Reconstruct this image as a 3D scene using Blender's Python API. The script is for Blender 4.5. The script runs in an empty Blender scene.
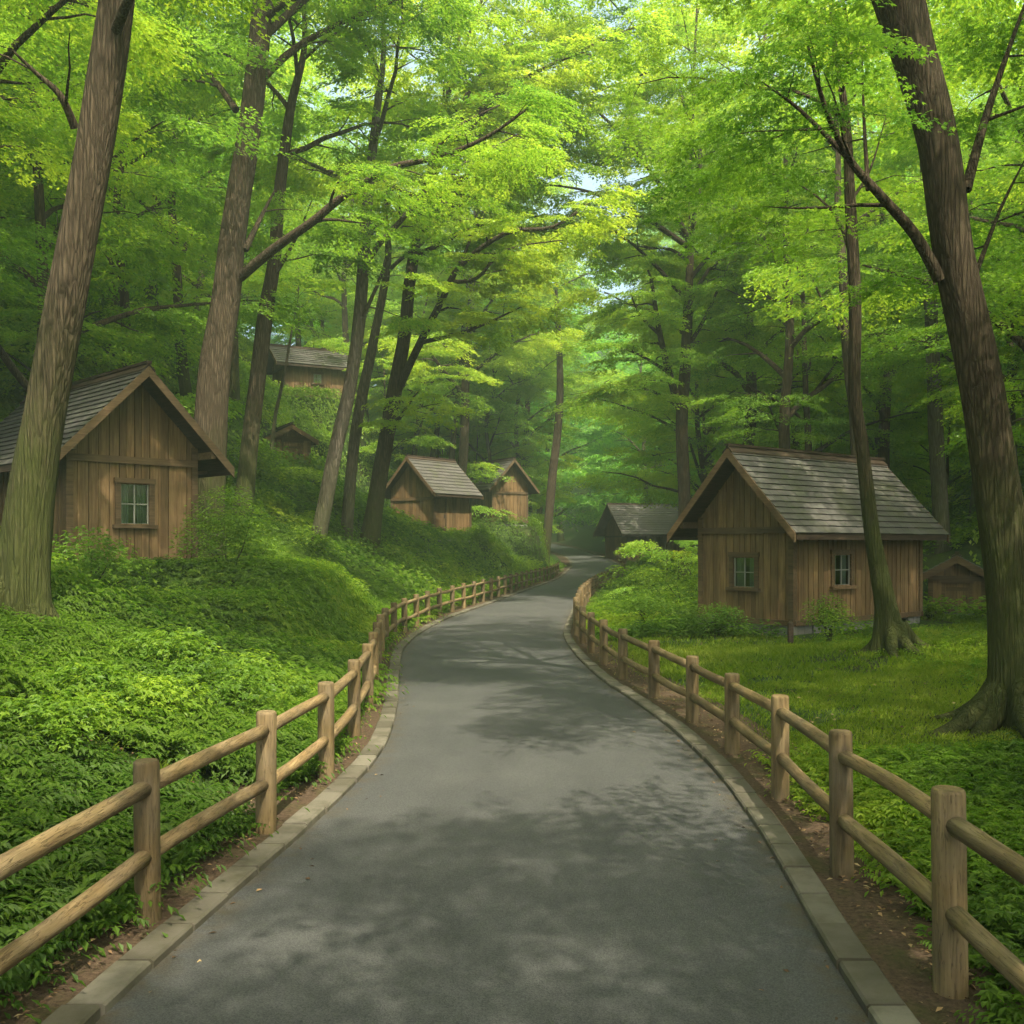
import bpy, math, random
import numpy as np
from mathutils import Vector, Matrix

R = math.radians
SC = bpy.context.scene
COL = SC.collection

# ------------------------------------------------------------------ camera
F, CX, HY, CAM_H = 1000.0, 512.0, 545.0, 2.0
cam = bpy.data.cameras.new("camera")
cam.sensor_width = 36.0
cam.lens = F / 1024.0 * 36.0
cam.shift_y = (HY - 512.0) / 1024.0
cam.clip_start = 0.05
cam.clip_end = 3000.0
cam_o = bpy.data.objects.new("camera", cam)
cam_o.location = (0, 0, CAM_H)
cam_o.rotation_euler = (R(90), 0, 0)
COL.objects.link(cam_o)
SC.camera = cam_o

# ------------------------------------------------------------------ light
SUN_EL, SUN_AZ = 55.0, 160.0          # azimuth clockwise from +Y
world = bpy.data.worlds.new("World")
SC.world = world
world.use_nodes = True
wn = world.node_tree
wn.nodes.clear()
w_out = wn.nodes.new("ShaderNodeOutputWorld")
w_bg = wn.nodes.new("ShaderNodeBackground")
w_sky = wn.nodes.new("ShaderNodeTexSky")
w_sky.sky_type = 'NISHITA'
w_sky.sun_disc = False
w_sky.sun_elevation = R(SUN_EL)
w_sky.sun_rotation = R(SUN_AZ)
w_sky.air_density = 0.8
w_sky.dust_density = 5.0
w_sky.ozone_density = 0.0
w_bg.inputs['Strength'].default_value = 0.15
wn.links.new(w_sky.outputs[0], w_bg.inputs[0])
wn.links.new(w_bg.outputs[0], w_out.inputs[0])

sun = bpy.data.lights.new("sun", 'SUN')
sun.energy = 2.9
sun.angle = R(0.5)
sun.color = (1.0, 0.92, 0.76)
sun_o = bpy.data.objects.new("sun", sun)
d = Vector((math.sin(R(SUN_AZ)) * math.cos(R(SUN_EL)), math.cos(R(SUN_AZ)) * math.cos(R(SUN_EL)), math.sin(R(SUN_EL))))
sun_o.rotation_euler = d.to_track_quat('Z', 'Y').to_euler()
sun_o.location = d * 80
COL.objects.link(sun_o)

vs = SC.view_settings
vs.view_transform = 'Standard'
vs.look = 'None'
vs.gamma = 1.0
vs.use_curve_mapping = False
vs.exposure = 1.88

SC.render.engine = 'CYCLES'
cy = SC.cycles
cy.max_bounces = 9
cy.diffuse_bounces = 8
cy.glossy_bounces = 2
cy.transmission_bounces = 5
cy.transparent_max_bounces = 6
cy.volume_bounces = 0
cy.caustics_reflective = False
cy.caustics_refractive = False
cy.sample_clamp_indirect = 6.0
cy.use_denoising = True
cy.denoiser = 'OPENIMAGEDENOISE'
cy.volume_step_rate = 4.0

rng = np.random.default_rng(11)
random.seed(11)

# ------------------------------------------------------------------ helpers
def at(px, py, Y):
    return Vector(((px - CX) / F * Y, Y, CAM_H + (HY - py) / F * Y))

def proj(X, Y, Z):
    return CX + F * X / Y, HY - F * (Z - CAM_H) / Y

def tag(o, label=None, cat=None, group=None, kind=None):
    if label: o['label'] = label
    if cat: o['category'] = cat
    if group: o['group'] = group
    if kind: o['kind'] = kind
    return o

def empty(name, loc, rz=0.0):
    o = bpy.data.objects.new(name, None)
    o.empty_display_size = 0.2
    o.location = loc
    o.rotation_euler = (0, 0, rz)
    COL.objects.link(o)
    return o

def link(name, me, parent=None):
    o = bpy.data.objects.new(name, me)
    COL.objects.link(o)
    if parent is not None:
        o.parent = parent
    return o

def np_mesh(name, V, Q, mat, tint=None, smooth=False):
    """V (n,3), Q (m,k) same-sided faces"""
    V = np.ascontiguousarray(V, dtype=np.float32)
    Q = np.ascontiguousarray(Q, dtype=np.int32)
    m, k = Q.shape
    me = bpy.data.meshes.new(name)
    me.vertices.add(len(V))
    me.vertices.foreach_set("co", V.ravel())
    me.loops.add(m * k)
    me.loops.foreach_set("vertex_index", Q.ravel())
    me.polygons.add(m)
    me.polygons.foreach_set("loop_start", np.arange(0, m * k, k, dtype=np.int32))
    me.polygons.foreach_set("loop_total", np.full(m, k, dtype=np.int32))
    me.polygons.foreach_set("use_smooth", np.full(m, bool(smooth)))
    if tint is not None:
        a = me.attributes.new("tint", 'FLOAT', 'FACE')
        a.data.foreach_set("value", np.ascontiguousarray(tint, dtype=np.float32))
    me.materials.append(mat)
    me.update(calc_edges=True)
    return me

class MB:
    def __init__(s):
        s.v, s.f, s.t, s.sm = [], [], [], []
    def add(s, vs_, fs, t=None, smooth=False):
        b = len(s.v)
        if t is None: t = random.random()
        s.v.extend([tuple(p) for p in vs_])
        for f in fs:
            s.f.append(tuple(b + i for i in f)); s.t.append(t); s.sm.append(smooth)
    def box(s, x0, x1, y0, y1, z0, z1, t=None, M=None):
        P = [Vector(p) for p in ((x0,y0,z0),(x1,y0,z0),(x1,y1,z0),(x0,y1,z0),(x0,y0,z1),(x1,y0,z1),(x1,y1,z1),(x0,y1,z1))]
        if M: P = [M(p) for p in P]
        s.hexa(P, t)
    def hexa(s, P, t=None):
        a, b, c_, e = Vector(P[0]), Vector(P[1]), Vector(P[3]), Vector(P[4])
        fs = [(0,3,2,1),(4,5,6,7),(0,1,5,4),(1,2,6,5),(2,3,7,6),(3,0,4,7)]
        if (b - a).cross(c_ - a).dot(e - a) < 0:
            fs = [f[::-1] for f in fs]
        s.add(P, fs, t)
    def bar(s, p, q, w, h, up=(0,0,1), t=None):
        p, q = Vector(p), Vector(q)
        dd = (q - p).normalized(); up = Vector(up)
        sd = dd.cross(up).normalized(); u = sd.cross(dd).normalized()
        P = [p + sd*a*w/2 + u*b*h/2 for a, b in ((-1,-1),(1,-1),(1,1),(-1,1))] + \
            [q + sd*a*w/2 + u*b*h/2 for a, b in ((-1,-1),(1,-1),(1,1),(-1,1))]
        s.hexa(P, t)
    def tube(s, pts, rad, n=8, cap=True, t=None, rot=0.0, shape=None):
        pts = [Vector(p) for p in pts]
        up = Vector((0.31, 0.95, 0.1))
        rings = []
        b = len(s.v)
        if t is None: t = random.random()
        prev = None
        for i, p in enumerate(pts):
            a = pts[max(i-1, 0)]; c = pts[min(i+1, len(pts)-1)]
            dd = (c - a).normalized()
            if prev is None:
                sd = dd.cross(up)
                if sd.length < 1e-3: sd = dd.cross(Vector((1,0,0)))
            else:
                sd = prev - dd * prev.dot(dd)
            sd.normalize(); prev = sd
            u = dd.cross(sd)
            r = rad[i]
            for k in range(n):
                an = rot + 2*math.pi*k/n
                rr = r * (shape(i, an) if shape else 1.0)
                s.v.append(tuple(p + sd*math.cos(an)*rr + u*math.sin(an)*rr))
        for i in range(len(pts)-1):
            for k in range(n):
                k2 = (k+1) % n
                s.f.append((b+i*n+k, b+i*n+k2, b+(i+1)*n+k2, b+(i+1)*n+k)); s.t.append(t); s.sm.append(True)
        if cap:
            s.f.append(tuple(b + k for k in range(n))[::-1]); s.t.append(t); s.sm.append(False)
            e = b + (len(pts)-1)*n
            s.f.append(tuple(e + k for k in range(n))); s.t.append(t); s.sm.append(False)
    def mesh(s, name, mat):
        me = bpy.data.meshes.new(name)
        me.from_pydata(s.v, [], s.f)
        a = me.attributes.new("tint", 'FLOAT', 'FACE')
        a.data.foreach_set("value", np.array(s.t, dtype=np.float32))
        me.polygons.foreach_set("use_smooth", np.array(s.sm, dtype=bool))
        me.materials.append(mat)
        me.update()
        return me
    def build(s, name, mat, parent=None):
        return link(name, s.mesh(name, mat), parent)

def smoothstep(a, b, x):
    t = np.clip((x - a) / (b - a), 0, 1)
    return t*t*(3-2*t)

# ------------------------------------------------------------------ materials
def new_mat(name):
    m = bpy.data.materials.new(name)
    m.use_nodes = True
    nt = m.node_tree
    nt.nodes.clear()
    out = nt.nodes.new("ShaderNodeOutputMaterial")
    return m, nt, out

def N(nt, typ, **kw):
    n = nt.nodes.new(typ)
    for k, v in kw.items():
        if k in n.inputs.keys():
            n.inputs[k].default_value = v
        else:
            setattr(n, k, v)
    return n

def ramp(nt, fac, stops):
    r = nt.nodes.new("ShaderNodeValToRGB")
    el = r.color_ramp.elements
    while len(el) < len(stops): el.new(0.5)
    for e, (p, c) in zip(el, stops):
        e.position = p; e.color = (*c, 1)
    nt.links.new(fac, r.inputs[0])
    return r.outputs[0]

def math_(nt, op, a, b=None, clamp=False):
    n = nt.nodes.new("ShaderNodeMath"); n.operation = op; n.use_clamp = clamp
    for i, x in enumerate((a, b)):
        if x is None: continue
        if isinstance(x, (int, float)): n.inputs[i].default_value = x
        else: nt.links.new(x, n.inputs[i])
    return n.outputs[0]

def mixc(nt, fac, a, b, mode='MIX'):
    n = nt.nodes.new("ShaderNodeMix"); n.data_type = 'RGBA'; n.blend_type = mode
    for sock, x in ((n.inputs[0], fac), (n.inputs[6], a), (n.inputs[7], b)):
        if isinstance(x, (int, float)): sock.default_value = x
        elif isinstance(x, tuple): sock.default_value = (*x, 1)
        else: nt.links.new(x, sock)
    return n.outputs[2]

def attr(nt, name="tint"):
    a = nt.nodes.new("ShaderNodeAttribute"); a.attribute_name = name
    return a.outputs['Fac']

def noise(nt, vec, scale, detail=4, rough=0.55):
    n = nt.nodes.new("ShaderNodeTexNoise")
    n.inputs['Scale'].default_value = scale; n.inputs['Detail'].default_value = detail
    n.inputs['Roughness'].default_value = rough
    if vec is not None: nt.links.new(vec, n.inputs['Vector'])
    return n.outputs['Fac']

def mapping(nt, scale=(1,1,1), coord='Object', loc=(0,0,0), rot=(0,0,0)):
    tc = nt.nodes.new("ShaderNodeTexCoord")
    mp = nt.nodes.new("ShaderNodeMapping")
    mp.inputs['Scale'].default_value = scale
    mp.inputs['Location'].default_value = loc
    mp.inputs['Rotation'].default_value = rot
    nt.links.new(tc.outputs[coord], mp.inputs[0])
    return mp.outputs[0]

def bump(nt, h, strength, dist):
    b = nt.nodes.new("ShaderNodeBump")
    b.inputs['Strength'].default_value = strength; b.inputs['Distance'].default_value = dist
    nt.links.new(h, b.inputs['Height'])
    return b.outputs[0]

def principled(nt, out, color, rough=0.8, normal=None, spec=0.3):
    p = nt.nodes.new("ShaderNodeBsdfPrincipled")
    if isinstance(color, tuple): p.inputs['Base Color'].default_value = (*color, 1)
    else: nt.links.new(color, p.inputs['Base Color'])
    if isinstance(rough, (int, float)): p.inputs['Roughness'].default_value = rough
    else: nt.links.new(rough, p.inputs['Roughness'])
    p.inputs['Specular IOR Level'].default_value = spec
    if normal is not None: nt.links.new(normal, p.inputs['Normal'])
    nt.links.new(p.outputs[0], out.inputs[0])
    return p

def leaf_mat(name, refl, trans, gloss=0.03, obj_var=0.35):
    """refl / trans: three-stop colour lists, low..high tint"""
    m, nt, out = new_mat(name)
    t = attr(nt)
    oi = nt.nodes.new("ShaderNodeObjectInfo")
    ov = math_(nt, 'MULTIPLY', math_(nt, 'SUBTRACT', oi.outputs['Random'], 0.5), obj_var)
    t = math_(nt, 'ADD', t, ov, True)
    cr = ramp(nt, t, list(zip((0.0, 0.5, 1.0), refl)))
    ct = ramp(nt, t, list(zip((0.0, 0.5, 1.0), trans)))
    df = nt.nodes.new("ShaderNodeBsdfDiffuse"); nt.links.new(cr, df.inputs[0])
    tr = nt.nodes.new("ShaderNodeBsdfTranslucent"); nt.links.new(ct, tr.inputs[0])
    ad = nt.nodes.new("ShaderNodeAddShader")
    nt.links.new(df.outputs[0], ad.inputs[0]); nt.links.new(tr.outputs[0], ad.inputs[1])
    gl = nt.nodes.new("ShaderNodeBsdfGlossy"); gl.inputs['Roughness'].default_value = 0.45
    gl.inputs[0].default_value = (0.8, 0.9, 0.75, 1)
    mx = nt.nodes.new("ShaderNodeMixShader"); mx.inputs[0].default_value = gloss
    nt.links.new(ad.outputs[0], mx.inputs[1]); nt.links.new(gl.outputs[0], mx.inputs[2])
    nt.links.new(mx.outputs[0], out.inputs[0])
    return m

def bark_mat(name, c0, c1, moss=0.5, moss_h=3.0, pale=0.0):
    m, nt, out = new_mat(name)
    v = mapping(nt, (1, 1, 0.085))
    ridg = nt.nodes.new("ShaderNodeTexVoronoi"); ridg.feature = 'DISTANCE_TO_EDGE'
    ridg.inputs['Scale'].default_value = 27.0
    nz = nt.nodes.new("ShaderNodeTexNoise"); nz.inputs['Scale'].default_value = 6.0; nz.inputs['Detail'].default_value = 4
    nt.links.new(v, nz.inputs['Vector'])
    vm = nt.nodes.new("ShaderNodeMix"); vm.data_type = 'VECTOR'; vm.inputs[0].default_value = 0.10
    nt.links.new(v, vm.inputs[4]); nt.links.new(nz.outputs['Color'], vm.inputs[5])
    nt.links.new(vm.outputs[1], ridg.inputs['Vector'])
    rid = math_(nt, 'MINIMUM', math_(nt, 'MULTIPLY', ridg.outputs['Distance'], 3.5), 1.0)
    fine = noise(nt, mapping(nt, (1, 1, 0.12)), 60, 5, 0.7)
    hgt = math_(nt, 'ADD', math_(nt, 'MULTIPLY', rid, 0.5), math_(nt, 'MULTIPLY', fine, 0.75))
    c = ramp(nt, hgt, [(0.1, tuple(x*0.45 for x in c0)), (0.5, c0), (0.95, c1)])
    big = noise(nt, mapping(nt, (1, 1, 0.4)), 2.2, 3)
    c = mixc(nt, math_(nt, 'MULTIPLY', big, 0.5), c, tuple(x*0.7 for x in c0))
    # moss: more towards the foot, in patches
    g = nt.nodes.new("ShaderNodeNewGeometry")
    tc = nt.nodes.new("ShaderNodeTexCoord"); sp = nt.nodes.new("ShaderNodeSeparateXYZ")
    nt.links.new(tc.outputs['Object'], sp.inputs[0])
    hm = nt.nodes.new("ShaderNodeMapRange"); hm.inputs[1].default_value = 0.0; hm.inputs[2].default_value = moss_h
    hm.inputs[3].default_value = 1.0; hm.inputs[4].default_value = 0.12
    nt.links.new(sp.outputs[2], hm.inputs[0])
    mn = noise(nt, mapping(nt, (1, 1, 0.5)), 3.5, 6, 0.7)
    mf = ramp(nt, math_(nt, 'MULTIPLY', math_(nt, 'ADD', mn, 0.22), hm.outputs[0]), [(0.26, (0,0,0)), (0.55, (1,1,1))])
    c = mixc(nt, math_(nt, 'MULTIPLY', mf, moss), c, (0.055, 0.07, 0.014))
    principled(nt, out, c, 0.92, bump(nt, hgt, 1.0, 0.05), 0.15)
    return m

def wood_mat(name, dark, mid, light, grain_axis='z', scale=1.0, rough=0.75, weather=0.0):
    m, nt, out = new_mat(name)
    sc = {'z': (14, 14, 0.9), 'x': (0.9, 14, 14), 'y': (14, 0.9, 14)}[grain_axis]
    t = attr(nt)
    tc = nt.nodes.new("ShaderNodeTexCoord")
    mp = nt.nodes.new("ShaderNodeMapping"); mp.inputs['Scale'].default_value = tuple(s*scale for s in sc)
    nt.links.new(tc.outputs['Object'], mp.inputs[0])
    cb = nt.nodes.new("ShaderNodeCombineXYZ")
    for i in range(3): nt.links.new(math_(nt, 'MULTIPLY', t, 37.0), cb.inputs[i])
    va = nt.nodes.new("ShaderNodeVectorMath"); nt.links.new(mp.outputs[0], va.inputs[0]); nt.links.new(cb.outputs[0], va.inputs[1])
    g = noise(nt, va.outputs[0], 2.0, 6, 0.6)
    c = ramp(nt, g, [(0.28, dark), (0.5, mid), (0.75, light)])
    c = mixc(nt, 0.75, c, ramp(nt, t, [(0.0, (0.62, 0.6, 0.58)), (0.5, (0.95, 0.95, 0.95)), (1.0, (1.3, 1.25, 1.2))]), 'MULTIPLY')
    st = noise(nt, mapping(nt, (1, 1, 0.5)), 1.6, 5, 0.65)
    c = mixc(nt, ramp(nt, st, [(0.45, (0,0,0)), (0.75, (0.5,0.5,0.5))]), c, tuple(x*0.5 for x in dark))
    if weather:
        # grey bleaching, algae, drying cracks and knots
        w1 = noise(nt, mapping(nt, (1, 1, 1)), 3.1, 5, 0.65)
        c = mixc(nt, ramp(nt, w1, [(0.42, (0,0,0)), (0.68, (weather,)*3)]), c, (0.17, 0.155, 0.12))
        w2 = noise(nt, mapping(nt, (1, 1, 1), loc=(7, 3, 1)), 5.0, 5, 0.7)
        c = mixc(nt, ramp(nt, w2, [(0.55, (0,0,0)), (0.75, (weather*0.8,)*3)]), c, (0.075, 0.085, 0.03))
        ck = noise(nt, va.outputs[0], 4.5, 3, 0.5)
        crack = ramp(nt, math_(nt, 'ABSOLUTE', math_(nt, 'SUBTRACT', ck, 0.5)), [(0.0, (1,1,1)), (0.022, (0,0,0))])
        c = mixc(nt, math_(nt, 'MULTIPLY', crack, 0.5), c, (0.03, 0.02, 0.012))
        kv = nt.nodes.new("ShaderNodeTexVoronoi"); kv.inputs['Scale'].default_value = 0.33
        nt.links.new(va.outputs[0], kv.inputs['Vector'])
        knot = ramp(nt, kv.outputs['Distance'], [(0.0, (1,1,1)), (0.16, (0.5,0.5,0.5)), (0.24, (0,0,0))])
        c = mixc(nt, math_(nt, 'MULTIPLY', knot, 0.7), c, tuple(x*0.45 for x in dark))
        g = math_(nt, 'SUBTRACT', g, math_(nt, 'MULTIPLY', crack, 0.8))
    principled(nt, out, c, rough, bump(nt, g, 0.6, 0.010), 0.25)
    return m

LEAF_CANOPY = leaf_mat("canopy_leaf",
    [(0.038, 0.08, 0.012), (0.078, 0.135, 0.014), (0.13, 0.175, 0.018)],
    [(0.095, 0.215, 0.016), (0.22, 0.355, 0.022), (0.40, 0.46, 0.028)])
LEAF_DEEP = leaf_mat("deep_leaf",
    [(0.035, 0.09, 0.02), (0.065, 0.135, 0.022), (0.11, 0.18, 0.026)],
    [(0.09, 0.25, 0.024), (0.19, 0.39, 0.028), (0.33, 0.49, 0.034)])
LEAF_COVER = leaf_mat("cover_leaf",
    [(0.030, 0.056, 0.007), (0.064, 0.105, 0.009), (0.14, 0.165, 0.015)],
    [(0.028, 0.075, 0.006), (0.085, 0.17, 0.009), (0.22, 0.30, 0.014)], 0.012, 0.0)
LEAF_GRASS = leaf_mat("grass_blade",
    [(0.040, 0.058, 0.007), (0.078, 0.110, 0.010), (0.15, 0.165, 0.026)],
    [(0.045, 0.09, 0.006), (0.10, 0.165, 0.008), (0.19, 0.23, 0.02)], 0.0, 0.0)
LEAF_SHRUB = leaf_mat("shrub_leaf",
    [(0.03, 0.062, 0.008), (0.062, 0.112, 0.011), (0.13, 0.18, 0.016)],
    [(0.04, 0.09, 0.007), (0.10, 0.18, 0.010), (0.22, 0.31, 0.014)], 0.012, 0.25)

BARK = bark_mat("bark", (0.068, 0.050, 0.030), (0.150, 0.112, 0.068), 0.8, 5.0)
BARK_DARK = bark_mat("dark_bark", (0.060, 0.044, 0.026), (0.13, 0.098, 0.06), 0.75, 4.5)
BARK_PALE = bark_mat("pale_bark", (0.105, 0.088, 0.062), (0.21, 0.18, 0.132), 0.5, 4.0)

WALL_WOOD = wood_mat("wall_board", (0.095, 0.054, 0.023), (0.180, 0.112, 0.049), (0.26, 0.172, 0.082))
TRIM_WOOD = wood_mat("trim_board", (0.060, 0.037, 0.018), (0.115, 0.074, 0.036), (0.17, 0.115, 0.058), 'x')
DARK_WOOD = wood_mat("dark_timber", (0.03, 0.02, 0.013), (0.06, 0.04, 0.025), (0.10, 0.068, 0.042), 'y')
FENCE_WOOD = wood_mat("fence_timber", (0.090, 0.060, 0.024), (0.17, 0.118, 0.050), (0.255, 0.182, 0.084), weather=0.28)
RAIL_WOOD = wood_mat("rail_timber", (0.12, 0.077, 0.033), (0.22, 0.15, 0.067), (0.33, 0.24, 0.12), 'y', weather=0.25)

def simple(name, fn):
    m, nt, out = new_mat(name)
    fn(nt, out)
    return m

def _shingle(nt, out):
    t = attr(nt)
    n1 = noise(nt, mapping(nt, (1, 1, 1)), 22, 5, 0.65)
    n2 = noise(nt, mapping(nt, (1, 1, 1)), 1.1, 5, 0.6)
    c = ramp(nt, t, [(0, (0.09, 0.084, 0.074)), (0.5, (0.108, 0.102, 0.090)), (1, (0.127, 0.121, 0.107))])
    c = mixc(nt, math_(nt, 'MULTIPLY', n1, 0.6), c, (0.06, 0.054, 0.045))
    c = mixc(nt, ramp(nt, n2, [(0.5, (0,0,0)), (0.8, (0.7,0.7,0.7))]), c, (0.07, 0.08, 0.03))
    principled(nt, out, c, 0.85, bump(nt, n1, 0.4, 0.01), 0.15)
SHINGLE = simple("roof_shingle", _shingle)

def _stone(nt, out):
    t = attr(nt)
    n1 = noise(nt, mapping(nt), 14, 6, 0.65)
    c = ramp(nt, t, [(0, (0.12, 0.115, 0.10)), (0.5, (0.20, 0.19, 0.165)), (1, (0.30, 0.285, 0.25))])
    c = mixc(nt, math_(nt, 'MULTIPLY', n1, 0.6), c, (0.08, 0.085, 0.055))
    principled(nt, out, c, 0.9, bump(nt, n1, 0.7, 0.02), 0.2)
STONE = simple("rubble_stone", _stone)

def _kerb(nt, out):
    t = attr(nt)
    n1 = noise(nt, mapping(nt), 70, 5, 0.7)
    n2 = noise(nt, mapping(nt), 4.5, 5, 0.65)
    c = ramp(nt, t, [(0, (0.085, 0.074, 0.052)), (0.5, (0.13, 0.115, 0.082)), (1, (0.185, 0.165, 0.122))])
    c = mixc(nt, math_(nt, 'MULTIPLY', n1, 0.45), c, (0.10, 0.092, 0.07))
    c = mixc(nt, ramp(nt, n2, [(0.42, (0,0,0)), (0.7, (0.8,0.8,0.8))]), c, (0.06, 0.054, 0.03))
    principled(nt, out, c, 0.88, bump(nt, n1, 0.5, 0.006), 0.2)
KERB = simple("kerb_stone", _kerb)

def _asphalt(nt, out):
    v = mapping(nt)
    vo = nt.nodes.new("ShaderNodeTexVoronoi"); vo.inputs['Scale'].default_value = 190
    nt.links.new(v, vo.inputs['Vector'])
    fine = noise(nt, v, 240, 3, 0.7)
    big = noise(nt, v, 0.55, 5, 0.6)
    mid = noise(nt, mapping(nt, (1, 0.35, 1)), 2.6, 5, 0.6)
    sp = nt.nodes.new("ShaderNodeSeparateColor"); nt.links.new(vo.outputs['Color'], sp.inputs[0])
    c = ramp(nt, sp.outputs[0], [(0.0, (0.044, 0.044, 0.041)), (0.5, (0.076, 0.076, 0.070)), (0.9, (0.112, 0.111, 0.103)), (1.0, (0.10, 0.10, 0.092))])
    c = mixc(nt, math_(nt, 'MULTIPLY', fine, 0.4), c, (0.05, 0.051, 0.049))
    c = mixc(nt, 1.0, c, ramp(nt, big, [(0.3, (0.86, 0.87, 0.88)), (0.7, (1.16, 1.15, 1.13))]), 'MULTIPLY')
    c = mixc(nt, 1.0, c, ramp(nt, mid, [(0.3, (0.9, 0.9, 0.9)), (0.7, (1.1, 1.1, 1.1))]), 'MULTIPLY')
    # earth washed over the road edges: the tint attribute holds the distance from the edge
    e = attr(nt, "edge")
    en = noise(nt, v, 5, 5, 0.7)
    ef = math_(nt, 'SUBTRACT', 1.0, math_(nt, 'MULTIPLY', e, 5.0), True)
    ef = math_(nt, 'MULTIPLY', ef, ramp(nt, en, [(0.42, (0,0,0)), (0.66, (0.85,0.85,0.85))]))
    c = mixc(nt, ef, c, (0.085, 0.066, 0.035))
    h = math_(nt, 'ADD', math_(nt, 'MULTIPLY', vo.outputs['Distance'], 0.8), fine)
    principled(nt, out, c, 0.82, bump(nt, h, 0.9, 0.007), 0.3)
ASPHALT = simple("asphalt", _asphalt)

def _soil(nt, out):
    v = mapping(nt)
    n1 = noise(nt, v, 30, 6, 0.7); n2 = noise(nt, v, 3, 5, 0.65)
    c = ramp(nt, n1, [(0.3, (0.045, 0.030, 0.019)), (0.55, (0.095, 0.064, 0.040)), (0.8, (0.18, 0.125, 0.078))])
    c = mixc(nt, ramp(nt, n2, [(0.5, (0,0,0)), (0.72, (0.7,0.7,0.7))]), c, (0.06, 0.065, 0.02))
    principled(nt, out, c, 0.95, bump(nt, n1, 0.8, 0.03), 0.1)
SOIL = simple("verge_soil", _soil)

def _ground(nt, out):
    v = mapping(nt)
    n1 = noise(nt, v, 9, 6, 0.7); n2 = noise(nt, v, 0.5, 5, 0.6)
    c = ramp(nt, n1, [(0.3, (0.018, 0.030, 0.008)), (0.55, (0.035, 0.065, 0.012)), (0.8, (0.07, 0.085, 0.02))])
    c = mixc(nt, ramp(nt, n2, [(0.52, (0,0,0)), (0.72, (0.75,0.75,0.75))]), c, (0.07, 0.05, 0.026))
    principled(nt, out, c, 0.95, bump(nt, n1, 0.8, 0.05), 0.1)
GROUND = simple("forest_soil", _ground)

def _litter(nt, out):
    t = attr(nt)
    c = ramp(nt, t, [(0, (0.05, 0.03, 0.016)), (0.5, (0.15, 0.088, 0.042)), (0.85, (0.27, 0.17, 0.08)), (1, (0.32, 0.25, 0.12))])
    principled(nt, out, c, 0.8, None, 0.2)
LITTER = simple("dry_leaf", _litter)

def _glass(nt, out):
    tr = nt.nodes.new("ShaderNodeBsdfTransparent"); tr.inputs[0].default_value = (0.72, 0.82, 0.80, 1)
    gl = nt.nodes.new("ShaderNodeBsdfGlossy"); gl.inputs['Roughness'].default_value = 0.04
    gl.inputs[0].default_value = (0.9, 1.0, 1.0, 1)
    fr = nt.nodes.new("ShaderNodeFresnel"); fr.inputs[0].default_value = 1.6
    f2 = math_(nt, 'ADD', math_(nt, 'MULTIPLY', fr.outputs[0], 1.0), 0.10, True)
    mx = nt.nodes.new("ShaderNodeMixShader"); nt.links.new(f2, mx.inputs[0])
    nt.links.new(tr.outputs[0], mx.inputs[1]); nt.links.new(gl.outputs[0], mx.inputs[2])
    nt.links.new(mx.outputs[0], out.inputs[0])
GLASS = simple("window_glass", _glass)
CURTAIN = simple("curtain_cloth", lambda nt, out: principled(nt, out, (0.17, 0.18, 0.15), 0.9))
IRON = simple("dark_iron", lambda nt, out: principled(nt, out, (0.03, 0.028, 0.025), 0.6))
WHITE_PAINT = simple("window_paint", lambda nt, out: principled(nt, out, (0.22, 0.22, 0.18), 0.6))

# ------------------------------------------------------------------ road line and terrain
def px_edge(lst):
    a = np.array([(2000.0 / (y - HY), (x - CX) / F * 2000.0 / (y - HY)) for x, y in lst])
    return a[np.argsort(a[:, 0])]
_L = px_edge([(85,1024),(137,979),(213,913),(291,846),(352,790),(385,755),(395,723),(399,700),(399,679),(401,652),(416,636),(446,619),(493,603),(533,588),(560,579)])
_Rr = px_edge([(858,1021),(833,964),(796,896),(768,843),(735,794),(708,763),(679,736),(647,710),(624,695),(606,686),(578,659),(563.5,640),(562.5,631),(572,609),(589,592),(620,578)])
_ys = np.arange(-40, 260, 0.2)
def _ext(a, side):
    y = np.concatenate([[-40, 0], a[:, 0], [74, 88, 100, 112, 124, 140, 260]])
    far = np.array([4.6, 5.0, 4.7, 3.9, 2.0, -3.0, -60]) + (3.2 if side > 0 else 0) + (np.array([.25, .1, .0, 0, 0, 0, 0]) if side > 0 else 0)
    x = np.concatenate([[a[0, 1] + side*0.3, a[0, 1] + side*0.08], a[:, 1], far])
    o = np.argsort(y); return y[o], x[o]
def _smooth(y, x):
    v = np.interp(_ys, y, x)
    k = np.exp(-0.5*(np.arange(-15, 16)*0.2/0.9)**2); k /= k.sum()
    near = np.convolve(np.pad(v, 15, mode='edge'), k, 'valid')
    k2 = np.exp(-0.5*(np.arange(-60, 61)*0.2/3.5)**2); k2 /= k2.sum()
    far = np.convolve(np.pad(v, 60, mode='edge'), k2, 'valid')
    w = smoothstep(20, 45, _ys)
    return near*(1-w) + far*w
_xl = _smooth(*_ext(_L, -1)); _xr = _smooth(*_ext(_Rr, 1))
def xl(Y): return np.interp(Y, _ys, _xl)
def xr(Y): return np.interp(Y, _ys, _xr)
_zr = _smooth(np.array([-40, 58, 75, 90, 110, 140, 260.]), np.array([0, 0, 0.48, 0.9, 1.45, 3.0, 10.]))
def zroad(Y): return np.interp(Y, _ys, _zr)

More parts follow.
